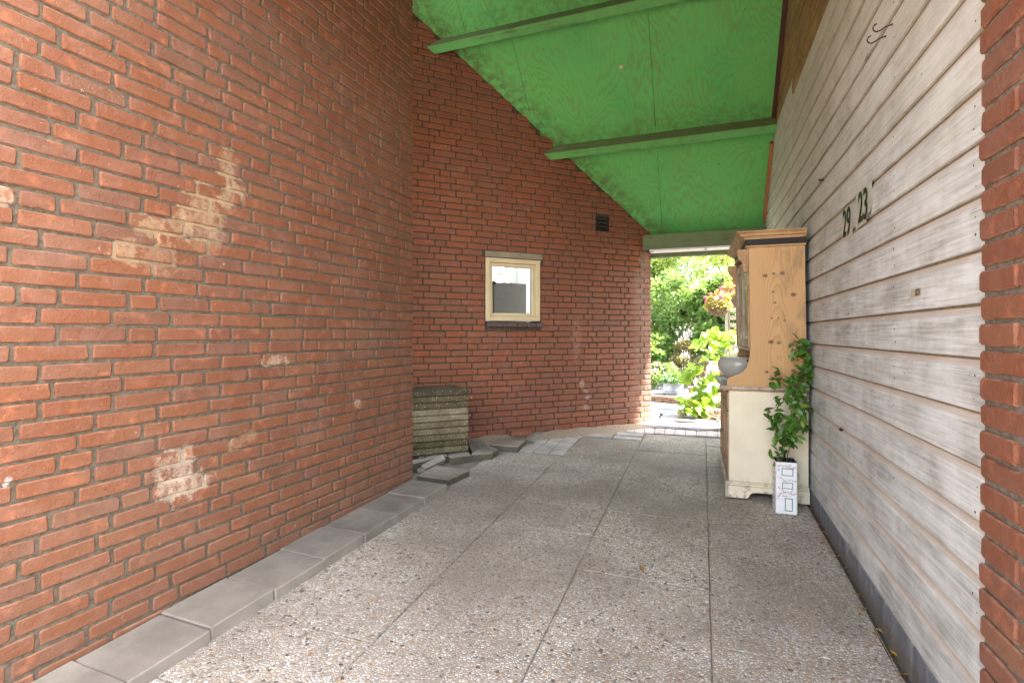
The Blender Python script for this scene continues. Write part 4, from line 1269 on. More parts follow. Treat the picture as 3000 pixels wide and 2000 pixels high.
# prints: front face is local -y, left face local -x
fy = -td - .0006; fx = -tw - .0006
def fr(u, v): return (tw * (2 * u - 1), fy, th_ * v)
for (u0, v0, u1, v1, t) in ((.27, .74, .79, .885, .0042), (.29, .49, .78, .61, .004), (.41, .06, .77, .31, .005)):
    a = fr(u0, v0); b = fr(u1, v1)
    x0, z0, x1, z1 = a[0], a[2], b[0], b[2]
    mb = MB()
    for q in ((x0, z0, x0 + t, z1), (x1 - t, z0, x1, z1), (x0 + t, z0, x1 - t, z0 + t), (x0 + t, z1 - t, x1 - t, z1)):
        mb.box((q[0], fy, q[1]), (q[2], fy + .0004, q[3]))
    mb.obj('green_rectangle', M['tingreen'], tin)

rg = random.Random(9)
br = MB(); fl = MB()
def disc(mb, c, r_, face):
    P = []
    for k in range(6):
        a = k * 1.047; rr_ = r_ * rg.uniform(.7, 1.2)
        P.append((c[0] + rr_ * math.cos(a), c[1], c[2] + rr_ * math.sin(a)) if face == 'f' else (c[0], c[1] + rr_ * math.cos(a), c[2] + rr_ * math.sin(a)))
    mb.add(P, [tuple(range(6)) if face == 'f' else tuple(range(5, -1, -1))])
def branch(pts, face='f'):
    Q = []
    for u, v in pts: Q.append(fr(u, v) if face == 'f' else (fx, td * (2 * u - 1), th_ * v))
    br.tube(Q, [.0008] * len(Q), 4)
    for i in range(len(Q) - 1):
        for _ in range(9):
            t = rg.random(); c = [Q[i][k] * (1 - t) + Q[i + 1][k] * t for k in range(3)]
            c[2] += rg.gauss(0, .007)
            if face == 'f': c[0] = max(-tw + .008, min(tw - .006, c[0] + rg.gauss(0, .004))); c[1] = fy - .0001
            else: c[1] += rg.gauss(0, .004); c[0] = fx - .0001
            disc(fl, c, rg.uniform(.0012, .0028), face)
for b in (((.06, .90), (.2, .925), (.45, .92), (.72, .95)), ((.5, .93), (.6, .90), (.8, .895), (.93, .92)), ((.05, .70), (.25, .695), (.36, .64), (.5, .65)), ((.55, .66), (.75, .655), (.95, .64)),
          ((.1, .33), (.25, .40), (.45, .43), (.62, .42)), ((.12, .5), (.28, .47), (.45, .40)), ((.62, .42), (.78, .38), (.95, .42)), ((.3, .35), (.55, .345)), ((.05, .28), (.18, .36)), ((.66, .43), (.8, .47)), ((.08, .82), (.2, .86))): branch(b)
for k in range(7): branch(((.2 + .1 * (k % 3), .12 + .12 * k), (.45, .15 + .12 * k), (.85, .10 + .125 * k)), 'l')
tag(br.obj('branch_print', M['tinbranch'], tin), kind='stuff'); tag(fl.obj('blossom_print', M['tinpink'], tin), kind='stuff')

# ------------------------------------------------------------------ leafy plant in the tin
def leaf_pose(p, rg, s, face=(-.15, -.62, .7), spread=.55, d=None):
    nv = (Vector(face) + Vector((rg.gauss(0, spread), rg.gauss(0, spread * .7), rg.gauss(0, spread * .6)))).normalized()
    dv = Vector(d) if d else Vector((rg.uniform(-1, 1), rg.uniform(-1, .3), rg.uniform(-.9, .6)))
    dv = (dv - nv * dv.dot(nv)).normalized(); sv = dv.cross(nv)
    return Matrix(((sv.x * s, dv.x * s, nv.x * s, p.x), (sv.y * s, dv.y * s, nv.y * s, p.y), (sv.z * s, dv.z * s, nv.z * s, p.z), (0, 0, 0, 1)))
def plant_leaves(root, clusters, meshes, rg, name='leaf'):
    for (c, n_, spread, up) in clusters:
        for i in range(n_ + (1 if n_ > 4 else 0)):
            p = c + Vector((rg.gauss(0, spread), rg.gauss(0, spread), rg.gauss(0, spread)))
            a = rg.uniform(0, 6.283)
            o = link(name, rg.choice(meshes), root)
            s = rg.uniform(.7, 1.25)
            o.matrix_local = leaf_pose(p, rg, s, (-.2, -.5, .75), .85)
rg = random.Random(41)
pl = thing('potted_plant', 'glossy green leafy plant climbing from the white tin along the wall', 'plant')
lm = [leaf_geo(.060, .020, 4, .35, .3).mesh('leaf', M['basil'], True), leaf_geo(.050, .017, 4, .3, .45).mesh('leaf', M['basil'], True),
      leaf_geo(.066, .021, 4, .4, .2).mesh('leaf', M['basil'], True), leaf_geo(.054, .018, 4, .2, .5).mesh('leaf', M['basil'], True)]
lp = [leaf_geo(.05, .017, 4, .3, .3).mesh('leaf', M['basilpale'], True)]
def cl(px, py, y, n_, s=.02, up=.3): return (on_y(px, py, y), n_, s, up)
dark = [cl(2288, 1330, 3.54, 5), cl(2270, 1322, 3.52, 3), cl(2298, 1300, 3.53, 6), cl(2310, 1285, 3.52, 5), cl(2288, 1272, 3.53, 5), cl(2275, 1255, 3.55, 4), cl(2300, 1252, 3.53, 6),
        cl(2252, 1222, 3.56, 4, .014), cl(2243, 1208, 3.56, 4, .012), cl(2272, 1222, 3.55, 4, .018), cl(2290, 1228, 3.55, 6), cl(2318, 1240, 3.54, 6), cl(2330, 1275, 3.54, 4, .018), cl(2350, 1250, 3.58, 3, .016),
        cl(2366, 1250, 3.6, 3, .012), cl(2300, 1205, 3.56, 3, .018), cl(2352, 1212, 3.58, 6), cl(2320, 1178, 3.58, 6), cl(2300, 1160, 3.58, 7), cl(2280, 1165, 3.58, 4, .018), cl(2335, 1160, 3.59, 8), cl(2362, 1180, 3.62, 6, .016),
        cl(2310, 1138, 3.59, 6), cl(2340, 1128, 3.6, 8), cl(2362, 1140, 3.63, 6, .016), cl(2318, 1112, 3.6, 6), cl(2346, 1098, 3.62, 7), cl(2276, 1110, 3.6, 4, .015), cl(2262, 1112, 3.6, 4, .012), cl(2290, 1108, 3.6, 4, .016),
        cl(2286, 1085, 3.61, 2, .014), cl(2362, 1100, 3.64, 6, .016), cl(2358, 1070, 3.64, 7, .016), cl(2362, 1048, 3.65, 6, .014), cl(2356, 1028, 3.65, 6, .014), cl(2366, 1010, 3.66, 3, .010), cl(2344, 1040, 3.64, 4, .014), cl(2346, 1006, 3.64, 3, .012)]
plant_leaves(pl, dark, lm, rg)
tipm = [leaf_geo(.022, .008, 3, .3, .3).mesh('leaf', M['basil'], True)]
plant_leaves(pl, [cl(2326, 1012, 3.63, 5, .010), cl(2312, 1010, 3.63, 4, .008), cl(2334, 1028, 3.63, 4, .01), cl(2325, 1050, 3.63, 5, .01), cl(2322, 1034, 3.63, 4, .008), cl(2340, 1002, 3.63, 3, .008)], tipm, rg)
plant_leaves(pl, [cl(2340, 1235, 3.57, 3, .02), cl(2335, 1210, 3.57, 4, .02), cl(2350, 1230, 3.58, 3, .016), cl(2322, 1215, 3.56, 3, .02), cl(2330, 1280, 3.56, 3, .016), cl(2310, 1250, 3.55, 3, .014), cl(2345, 1185, 3.6, 3, .02), cl(2288, 1345, 3.54, 3, .01)], lp, rg)
mb = MB()
def st(pts, r_=.0028): mb.tube([on_y(x, y, d) for x, y, d in pts], r_, 6)
st(((2290, 1362, 3.56), (2292, 1320, 3.56), (2296, 1280, 3.56), (2308, 1240, 3.57), (2322, 1205, 3.58), (2336, 1160, 3.6), (2350, 1110, 3.63), (2360, 1050, 3.65), (2366, 1005, 3.66)), .0032)
st(((2300, 1362, 3.57), (2308, 1330, 3.57), (2318, 1290, 3.57), (2335, 1250, 3.58), (2352, 1225, 3.6), (2362, 1180, 3.63), (2372, 1120, 3.64), (2370, 1070, 3.65)), .003)
st(((2296, 1280, 3.56), (2285, 1240, 3.56), (2265, 1222, 3.56), (2245, 1212, 3.56)), .002)
st(((2340, 1140, 3.6), (2310, 1118, 3.6), (2285, 1108, 3.6), (2262, 1112, 3.6)), .002)
st(((2362, 1030, 3.65), (2345, 1012, 3.64), (2312, 1010, 3.63)), .0016)
st(((2362, 1040, 3.65), (2340, 1015, 3.63), (2328, 1025, 3.63), (2322, 1052, 3.63)), .0014)
st(((2352, 1225, 3.6), (2366, 1240, 3.61), (2378, 1250, 3.61)), .002)
mb.obj('stem', M['twig'], pl, True)

# ------------------------------------------------------------------ things on the plank wall
def text_mesh(body, size, mat, name, parent, Mx, ext=.0006, shear=0.0, sxs=1.0):
    cu = bpy.data.curves.new(name, 'FONT')
    cu.body = body; cu.size = size; cu.extrude = ext; cu.shear = shear; cu.offset = size * .012
    cu.align_x = 'CENTER'; cu.align_y = 'CENTER'; cu.resolution_u = 4
    tmp = bpy.data.objects.new(name, cu); COL.objects.link(tmp)
    dg = bpy.context.evaluated_depsgraph_get()
    me = bpy.data.meshes.new_from_object(tmp.evaluated_get(dg))
    bpy.data.objects.remove(tmp); bpy.data.curves.remove(cu)
    me.materials.clear(); me.materials.append(mat)
    o = link(name, me, parent, Mx @ Matrix.Diagonal((sxs, 1, 1, 1)))
    return o
# wall frame: x towards the camera (-Y), y up, z out of the wall (-X)
def wallM(y, z, out=0.0, rot=0.0): return frame((XW - .0012 - out, y, z), (0, -1, 0), (-1, 0, 0)) @ Matrix.Rotation(rot, 4, 'Z')
def wrinkled(w_, h_, seed, amp=.0022, nx=9, ny=9, peel=None):
    mb = MB()
    for j in range(ny + 1):
        for i in range(nx + 1):
            u, v = i / nx, j / ny
            x = (u - .5) * w_ + .0025 * mnoise.noise(Vector((u * 5, v * 5, seed + 9)))
            y = (v - .5) * h_ + .003 * mnoise.noise(Vector((u * 5, v * 6, seed + 3)))
            z = .0012 + amp * abs(mnoise.noise(Vector((u * 6, v * 4, seed))))
            if peel and u > .72 and v < .3: z += .05 * (u - .72) * (1 - v / .3) * 1.6
            mb.v.append((x, y, z))
    for j in range(ny):
        for i in range(nx): mb.f.append((j * (nx + 1) + i, j * (nx + 1) + i + 1, (j + 1) * (nx + 1) + i + 1, (j + 1) * (nx + 1) + i)); mb.mi.append(0)
    return mb
M['decal'] = plain('wrinkled_decal_film', (.56, .55, .48), .28, .5, var=.25, nscale=40)
M['digit'] = plain('dark_green_digit', (.018, .028, .012), .5, .4, var=.3, nscale=30)
for body, y, z, lab, peel in (('29', 2.852, 1.600, 'wrinkled house number decal reading 29, the farther of two', None), ('23', 2.585, 1.618, 'wrinkled house number decal reading 23 with a peeling corner', True)):
    t = thing('house_number', lab, 'house number', group='house number decals on the planks')
    wrinkled(.20 if body == '29' else .235, .155, 3.0 if peel else 8.0, peel=peel).obj('decal_film', M['decal'], t, True, M=wallM(y, z))
    text_mesh(body, .185, M['digit'], 'digits', t, wallM(y, z - .003, .0042, -.02), .0007, sxs=.78)
stk = thing('sticker', 'small sticker with red curl and dark italic letters', 'sticker')
SM = wallM(2.012, 1.203, .001, .02)
mb = MB(); mb.cbox((-.043, -.0125, 0), (.043, .0125, .0006), .0002, M=Matrix(((1, .22, 0, 0), (0, 1, 0, 0), (0, 0, 1, 0), (0, 0, 0, 1))))
mb.obj('sticker_film', plain('beige_sticker', (.42, .37, .28), .5, var=.1), stk, M=SM)
text_mesh('SIDI', .030, plain('sticker_black', (.03, .028, .02), .5, var=.1), 'lettering', stk, SM @ Matrix.Translation((.014, -.0005, .0008)), .0003, .22, .78)
mb = MB(); mb.tube([(-.030 + .0072 * math.cos(t) * k, .001 + .0085 * math.sin(t) * k, .001) for t, k in ((-2.2, 1.25), (-2.9, 1.1), (-3.7, 1), (-4.6, 1), (-5.5, 1), (-6.2, .8), (-6.9, .5), (-7.8, .3))], [.0015, .003, .0034, .003, .0024, .0018, .0014, .001], 6)
mb.obj('red_curl', plain('sticker_red', (.42, .035, .025), .5, var=.1), stk, M=SM @ Matrix.Diagonal((1, 1, .15, 1)))
for (px, py, lab) in ((2600, 82, 'upper rusty hook screwed into the white planks'), (2581, 117, 'lower rusty hook screwed into the white planks')):
    base = on_plane(px + 16, py - 10, (XW, 0, 0), (1, 0, 0))
    mb = MB()
    pts = [(.004, 0, 0), (-.012, 0, -.001), (-.024, .001, -.004), (-.036, .002, -.012), (-.048, .003, -.016), (-.058, .003, -.010), (-.061, .003, .000), (-.056, .003, .010), (-.049, .003, .014)]
    mb.tube([base + Vector(p) for p in pts], .0026, 8)
    mb.lathe([(0, 0), (.006, 0), (.006, .002), (0, .002)], 8, base + Vector((-.002, 0, -.001)))
    tag(mb.obj('wall_hook', M['rust'], smooth=True), lab, 'hook', 'hooks on the plank wall')
mb = MB()
c = on_plane(2411, 527, (XW, 0, 0), (1, 0, 0))
mb.tube([c + Vector((.004, 0, 0)), c + Vector((-.012, 0, 0)), c + Vector((-.02, 0, 0))], [.005, .005, .009], 8)
tag(mb.obj('peg', M['rust'], smooth=True), 'short dark peg sticking out of the upper white planks', 'peg')
mb = MB()
c = on_plane(2464, 1257, (XW, 0, 0), (1, 0, 0))
mb.tube([c + Vector((.008, 0, 0)), c + Vector((-.004, 0, 0)), c + Vector((-.008, 0, 0))], [.008, .008, .006], 8)
tag(mb.obj('bolt', M['rust'], smooth=True), 'rusty bolt head in a groove of the lower white planks', 'bolt')
# mortar squeezed out beside the pier
mb = MB(); rg = random.Random(2)
z = -.1
while z < 3.0:
    r_ = rg.uniform(.004, .009)
    mb.tube([(XW - .001, PY1 + rg.uniform(-.002, .004), z), (XW - .003, PY1 + rg.uniform(0, .006), z + .03)], [r_, r_ * .8], 5); z += .035
mb.obj('mortar_edge', M['mortar_pier'], pier)

# ------------------------------------------------------------------ garden beyond the opening
gp = structure('garden_path')
rg = random.Random(77)
# front slabs with the broken edge
for q in (((735, 605), (690, 590), (640, 560), (800, 540), (960, 560), (1060, 590), (930, 632), (850, 636), (730, 622)),
          ((935, 634), (1065, 592), (1240, 585), (1420, 592), (1560, 600), (1560, 640), (1225, 658), (1100, 640), (1010, 640))):
    floor_piece('flagstone', cE(*q), .02, .05, M['flag'], gp)
rows = [(6.50, 6.98), (7.0, 7.42), (7.44, 7.86), (7.88, 8.40)]
for j, (y0, y1) in enumerate(rows):
    x = -2.6 + rg.uniform(0, .3)
    while x < 1.3:
        w_ = rg.uniform(.45, .85)
        mb = MB(); t = .012
        P = [(x + t, y0 + rg.uniform(0, .02), 0), (x + w_ - t, y0 + rg.uniform(0, .02), 0), (x + w_ - t + rg.uniform(-.02, .02), y1 - rg.uniform(0, .02), 0), (x + t, y1 - rg.uniform(0, .02), 0)]
        z = .025 + rg.uniform(-.004, .004)
        mb.add([(a, b, z) for a, b, _ in P] + [(a, b, -.03) for a, b, _ in P], [(0, 1, 2, 3), (7, 6, 5, 4)] + [(i, 4 + i, 4 + (i + 1) % 4, (i + 1) % 4) for i in range(4)])
        mb.obj('flagstone', M['flag'], gp)
        x += w_
# raised terrace with a brick edge
step = thing('brick_step', 'low step edged with worn bricks below the zinc tub', 'step')
S0, S1 = Vector((-1.9, 8.52, 0)), Vector((.55, 7.70, 0))
su = (S1 - S0).normalized(); sn = Vector((su.y, -su.x, 0))
Ls = (S1 - S0).length
mb = MB(); wallbox(mb, S0, su, sn, Ls, -.05, .135, .11, .012); mb.obj('mortar', M['mortar_diag'], step)
def oldbrick(a, b, h, d):
    mb = MB(); mb.cbox((-a / 2, -h / 2, -d), (a / 2, h / 2, 0), .010); return mb
M['oldbrick'] = brick_mat('worn_garden_brick', tint=(.44, .72, .80), dust=.5, scuff=.3)
b1 = [oldbrick(.118, 0, .058, .06).mesh('brick', M['oldbrick']) for _ in range(2)]
b2 = [oldbrick(.235, 0, .05, .15).mesh('coping_brick', M['oldbrick']) for _ in range(2)]
s = .06
while s < Ls - .06:
    link('brick', rg.choice(b1), step, frame(S0 + su * s + Vector((0, 0, .052)) + sn * rg.uniform(-.004, .004), su, sn) @ Matrix.Rotation(rg.uniform(-.03, .03), 4, 'Y')); s += .128
s = .12
while s < Ls - .1:
    link('coping_brick', rg.choice(b2), step, frame(S0 + su * s + Vector((0, 0, .110)) + sn * rg.uniform(.006, .014), su, sn) @ Matrix.Rotation(rg.uniform(-.02, .02), 4, 'Y')); s += .243
tz = .128
y = 0
for j in range(6):
    x0 = -.2 + rg.uniform(-.3, 0)
    a0, a1 = .135 + j * .5, .135 + (j + 1) * .5 - .02
    s = x0
    while s < Ls + .6:
        w_ = rg.uniform(.45, .8)
        mb = MB()
        P = [S0 + su * (s + .01) - sn * a0, S0 + su * (s + w_ - .01) - sn * a0, S0 + su * (s + w_ - .01) - sn * a1, S0 + su * (s + .01) - sn * a1]
        mb.add([(p.x, p.y, tz) for p in P] + [(p.x, p.y, .05) for p in P], [(0, 1, 2, 3), (7, 6, 5, 4)] + [(i, 4 + i, 4 + (i + 1) % 4, (i + 1) % 4) for i in range(4)])
        mb.obj('flagstone', M['flag'], gp)
        s += w_
mb = MB()
P = [S0 - sn * .05, S1 + su * .6 - sn * .05, S1 + su * .6 - sn * 4, S0 - sn * 4]
mb.add([(p.x, p.y, tz - .02) for p in P], [(0, 1, 2, 3)]); mb.obj('terrace_bed', M['ground'], gp)

# mulch bed
mb = MB()
for i in range(900):
    a = rg.uniform(0, 6.283); r_ = math.sqrt(rg.random())
    c = Vector((.30 + math.cos(a) * r_ * .42, 7.02 + math.sin(a) * r_ * .40, .032 + .03 * (1 - r_) + rg.uniform(0, .012)))
    L = rg.uniform(.012, .03); t = rg.uniform(0, 6.28)
    X = Vector((math.cos(t), math.sin(t), rg.uniform(-.4, .4))) * L; Y = Vector((-math.sin(t), math.cos(t), rg.uniform(-.4, .4))) * L * .4
    mb.add([c - X - Y, c + X - Y, c + X + Y, c - X + Y], [(0, 1, 2, 3)])
tag(mb.obj('mulch', M['mulch']), kind='stuff')
mb = MB(); mb.lathe([(.0, .055), (.25, .05), (.42, .03), (.44, .0)], 20, (.30, 7.02, .0)); tag(mb.obj('mulch_bed', M['bedjoint']), kind='structure')
M['chips'] = plain('pale_gravel', (.40, .33, .27), .9, var=.4, nscale=90)
mb = MB()
for i in range(700):
    c = Vector((rg.uniform(-.1, .62), rg.uniform(5.93, 6.15), rg.uniform(.002, .014))); L = rg.uniform(.006, .014); t = rg.uniform(0, 6.28)
    X = Vector((math.cos(t), math.sin(t), rg.uniform(-.4, .4))) * L; Y = Vector((-math.sin(t), math.cos(t), rg.uniform(-.4, .4))) * L * .6
    mb.add([c - X - Y, c + X - Y, c + X + Y, c - X + Y], [(0, 1, 2, 3)])
tag(mb.obj('gravel', M['chips']), kind='stuff')

# --- leaf clouds
def quad_leaves(name, P, D, Lr, Wr, mat, parent, seed, fold=.3):
    """P: positions, D: leaf directions; one folded 4-point leaf each"""
    rs = np.random.RandomState(seed); n = len(P)
    D = D / (np.linalg.norm(D, axis=1, keepdims=True) + 1e-9)
    up = rs.normal(size=(n, 3)) * .6 + np.array([0, 0, 1.0])
    S = np.cross(D, up); S /= (np.linalg.norm(S, axis=1, keepdims=True) + 1e-9)
    N = np.cross(S, D)
    L = rs.uniform(*Lr, n)[:, None]; W = rs.uniform(*Wr, n)[:, None]
    v = np.empty((n, 4, 3))
    v[:, 0] = P; v[:, 1] = P + D * L * .45 + S * W + N * W * fold; v[:, 2] = P + D * L - N * L * .12; v[:, 3] = P + D * L * .45 - S * W + N * W * fold
    me = bpy.data.meshes.new(name)
    me.vertices.add(4 * n); me.vertices.foreach_set('co', v.reshape(-1))
    me.loops.add(6 * n); me.polygons.add(2 * n)
    b = (np.arange(n) * 4)[:, None]
    me.loops.foreach_set('vertex_index', (b + np.array([0, 1, 2, 0, 2, 3])).reshape(-1).astype(np.int32))
    me.polygons.foreach_set('loop_start', (np.arange(2 * n) * 3).astype(np.int32))
    me.polygons.foreach_set('loop_total', np.full(2 * n, 3, np.int32))
    me.materials.append(mat); me.update(calc_edges=True)
    return tag(link(name, me, parent), kind='stuff')
def shrub(name, label, cat, c, rad, n, Lr, Wr, mat, seed, blobs=26, stems=6, droop=0.0, stem_mat='twig', group=None, flowers=None):
    rs = np.random.RandomState(seed)
    root = thing(name, label, cat, (c[0], c[1], 0), group=group)
    c = np.array(c) - np.array([c[0], c[1], 0])
    rad = np.array(rad)
    th = rs.uniform(0, 2 * np.pi, blobs); ph = np.arccos(rs.uniform(-.7, 1, blobs)); rr = rs.uniform(.45, 1.0, blobs) ** .6
    B = np.stack([np.sin(ph) * np.cos(th), np.sin(ph) * np.sin(th), np.cos(ph)], 1) * rr[:, None] * rad + c
    br_ = rs.uniform(.16, .34, blobs) * rad.mean()
    k = rs.randint(0, blobs, n)
    d = rs.normal(size=(n, 3)); d /= np.linalg.norm(d, axis=1, keepdims=True)
    r_ = rs.uniform(.35, 1.15, n) ** .5
    P = B[k] + d * (br_[k] * r_)[:, None]
    D = d + rs.normal(size=(n, 3)) * .5 + np.array([0, 0, .15 - droop])
    quad_leaves('foliage', P, D, Lr, Wr, mat, root, seed + 1)
    mb = MB()
    for i in range(min(stems, blobs)):
        e = Vector(B[i]); m = Vector((e.x * .35, e.y * .35, e.z * .5))
        mb.tube([(rs.uniform(-.06, .06), rs.uniform(-.06, .06), 0), m, e], [.014, .009, .004], 5)
    if mb.v: mb.obj('stem', M[stem_mat], root)
    if flowers:
        fm, fn, fl_, fw = flowers
        kk = rs.randint(0, blobs, fn); dd = rs.normal(size=(fn, 3)); dd[:, 2] = abs(dd[:, 2]); dd[:, 1] = -abs(dd[:, 1]); dd /= np.linalg.norm(dd, axis=1, keepdims=True)
        cc = B[kk] + dd * br_[kk][:, None]
        PP = np.repeat(cc, 9, 0); DD = rs.normal(size=(fn * 9, 3)); PP = PP + DD * fl_ * .25
        quad_leaves('flower', PP, DD, (fl_ * .7, fl_), (fw * .7, fw), fm, root, seed + 5)
    return root
shrub('conifer', 'dark feathery conifer at the upper left of the garden opening', 'conifer', (-1.25, 12.2, 2.4), (.75, .7, 1.5), 9000, (.07, .14), (.010, .02), M['leafconifer'], 1, 34, 8)
shrub('conifer', 'tall feathery conifer hedge rising at the back of the garden', 'conifer', (-.1, 15.0, 2.9), (2.6, .9, 2.4), 16000, (.10, .2), (.016, .03), M['leafconifer'], 2, 60, 8)
shrub('shrub', 'dense dark leaved shrub in the middle of the garden opening', 'shrub', (-.30, 10.6, 1.55), (.62, .6, 1.0), 9000, (.07, .13), (.012, .022), M['leafmid'], 3, 36, 9, .25)
shrub('shrub', 'lime green shrub with thin upright twigs above the dark one', 'shrub', (-.05, 11.8, 2.5), (1.25, .6, .95), 9500, (.05, .09), (.016, .028), M['leaflight'], 4, 46, 14)
shrub('shrub', 'leafy green shrub behind the hanging baskets', 'shrub', (.45, 10.0, 1.35), (.62, .5, .8), 6000, (.09, .15), (.026, .045), M['leafmid'], 5, 26, 6, .1)
shrub('shrub', 'pale loose shrub at the left edge of the opening', 'shrub', (-1.05, 10.2, .80), (.52, .5, .62), 6000, (.04, .08), (.014, .026), M['leaflight'], 6, 26, 8)
shrub('shrub', 'small green shrub low at the left behind the pink flowers', 'shrub', (-.82, 9.9, .62), (.40, .4, .45), 4500, (.05, .09), (.016, .03), M['leafmid'], 7, 20, 5)
shrub('shrub', 'dry brownish bush behind the zinc tub', 'shrub', (-.22, 9.6, .62), (.30, .28, .32), 5000, (.02, .045), (.006, .012), M['leafbrown'], 8, 18, 4)
shrub('shrub', 'bare brown twiggy bush half hidden at the left', 'shrub', (-1.15, 11.4, 1.55), (.40, .35, .42), 2600, (.03, .07), (.004, .01), M['leafbrown'], 9, 16, 14)
shrub('flowering_plant', 'pale pink flowering plant left behind the zinc tub', 'flowers', (-.78, 9.1, .36), (.34, .22, .22), 2600, (.04, .08), (.010, .02), M['leafmid'], 10, 18, 5, flowers=(M['petalpink'], 60, .045, .022))
shrub('tree', 'broad leafy tree far behind the garden on the right', 'tree', (2.6, 16, 3.2), (2.2, 1.2, 2.4), 9000, (.1, .18), (.04, .07), M['leafmid'], 12, 40, 10)
shrub('tree', 'broad leafy tree far behind the garden on the left', 'tree', (-3.8, 15, 3.0), (2.0, 1.2, 2.4), 9000, (.1, .18), (.04, .07), M['leaflight'], 13, 40, 10)

# --- zinc tub with its plant
TUB = Vector((-.43, 8.42, tz))
tub = thing('zinc_tub', 'round galvanised zinc tub standing on the brick step', 'tub', TUB)
mb = MB(); mb.lathe([(0, .0), (.148, .0), (.152, .006), (.152, .022), (.156, .026), (.152, .03), (.152, .052), (.156, .056), (.152, .06), (.153, .205), (.158, .21), (.158, .217), (.150, .217), (.148, .17), (0, .17)], 36)
mb.obj('tub_body', M['galv'], tub, True)
mb = MB(); mb.lathe([(.0, .185), (.147, .180)], 24); mb.obj('soil', M['soil'], tub)
rs = np.random.RandomState(5)
tp = thing('tub_plant', 'bushy narrow leaved plant growing in the zinc tub', 'plant', TUB + Vector((0, 0, .18)))
n = 1500
th = rs.uniform(0, 2 * np.pi, n); q = rs.uniform(0, 1, n) ** .5
P = np.stack([np.cos(th) * q * .19, np.sin(th) * q * .19, .02 + rs.uniform(0, .16, n) * (1 - .6 * q * q)], 1)
D = np.stack([np.cos(th) * (.3 + q), np.sin(th) * (.3 + q), .5 - 1.2 * q + rs.normal(size=n) * .35], 1)
quad_leaves('foliage', P, D, (.035, .07), (.006, .011), M['basil'], tp, 6)
mb = MB()
for i in range(16):
    a = rs.uniform(0, 6.28); r_ = rs.uniform(0, .14); mb.tube([(0, 0, 0), (math.cos(a) * r_, math.sin(a) * r_, .10), (math.cos(a) * r_ * 1.2, math.sin(a) * r_ * 1.2, .2 + rs.uniform(0, .08))], .0025, 4)
mb.obj('stem', M['stem'], tp)

# --- hydrangea
hy = thing('hydrangea', 'bright lime green hydrangea with large leaves beside the dresser', 'hydrangea', (.20, 6.98, .03))
hm = [leaf_geo(.155, .056, 6, .28, .28, wave=.03).mesh('leaf', M['hyd'], True), leaf_geo(.13, .048, 6, .25, .4, wave=.04).mesh('leaf', M['hyd'], True),
      leaf_geo(.14, .054, 6, .35, .15, wave=.03).mesh('leaf', M['hyd'], True), leaf_geo(.105, .038, 6, .3, .35, wave=.03).mesh('leaf', M['hyd'], True)]
rg = random.Random(6)
cR = cropf(1850, 680, 2.6125)
org = Vector((.20, 6.98, .03))
def hyl(x, y, d, az, pit, sc=1.0, roll=0.0):
    p = on_y(*cR((x + 16, y))[0], d) - org
    o = link('leaf', rg.choice(hm), hy)
    o.matrix_local = leaf_pose(p, rg, sc, (-.1, -.6, .75), .5, (math.sin(R(-az)), math.cos(R(az)), rg.uniform(-.4, .5)))
stem = MB()
stems = [((660, 1395), (640, 1250), (610, 1100), (600, 950), (590, 800)), ((670, 1400), (670, 1250), (680, 1100), (680, 950), (660, 800)), ((650, 1400), (600, 1280), (540, 1170), (490, 1080), (450, 1040)),
         ((680, 1400), (720, 1200), (730, 1000), (735, 850), (740, 790)), ((640, 1400), (590, 1340), (520, 1310), (440, 1300), (400, 1300)), ((660, 1405), (600, 1370), (520, 1360), (470, 1365)), ((655, 1400), (620, 1330), (580, 1280), (500, 1250)), ((645, 1405), (570, 1360), (470, 1350), (400, 1370))]
depth = [6.98, 7.08, 6.92, 7.15, 6.82, 6.78, 6.88, 6.74]
for k, (sp_, d) in enumerate(zip(stems, depth)):
    stem.tube([on_y(*cR(p)[0], d) - org for p in sp_], [.006, .005, .0045, .004, .003][:len(sp_)], 6)
    for i, (x, y) in enumerate(sp_[1:] if k < 4 else sp_[2:]):
        for j in range(9 if i == len(sp_) - 2 else 7):
            hyl(x + rg.uniform(-14, 14), y + rg.uniform(-26, 26), d + rg.uniform(-.06, .06), rg.uniform(0, 360), rg.uniform(-25, 35), rg.uniform(.75, 1.1), rg.uniform(-25, 25))
for x, y, az in ((560, 780, 160), (640, 780, -20), (700, 810, -60), (500, 860, 100), (520, 830, 140), (600, 860, 200), (470, 1080, 95), (520, 1040, 60), (420, 1100, 110), (560, 970, 80), (450, 1140, 100), (560, 1180, 90), (480, 1200, 100), (610, 1010, -30)):
    for j in range(3): hyl(x + rg.uniform(-16, 16), y + rg.uniform(-16, 16), 6.9 + rg.uniform(-.06, .06), az + rg.uniform(-40, 40), rg.uniform(-15, 40), rg.uniform(.85, 1.15))
stem.obj('stem', M['twig'], hy, True)
def mophead(px, py, d, r_, mat):
    rs = np.random.RandomState(int(px)); c = on_y(*cR((px, py))[0], d) - org
    n = 420
    v = rs.normal(size=(n, 3)); v /= np.linalg.norm(v, axis=1, keepdims=True)
    P = np.array(c) + v * r_ * rs.uniform(.8, 1, n)[:, None] * np.array([1, 1, .85])
    quad_leaves('flower_head', P, v * .35 + rs.normal(size=(n, 3)), (.014, .024), (.008, .012), mat, hy, int(px))
mophead(388, 1378, 6.74, .058, M['petalgreen']); mophead(474, 1372, 6.78, .038, M['petalbrown']); mophead(440, 1300, 6.8, .026, M['petalgreen'])

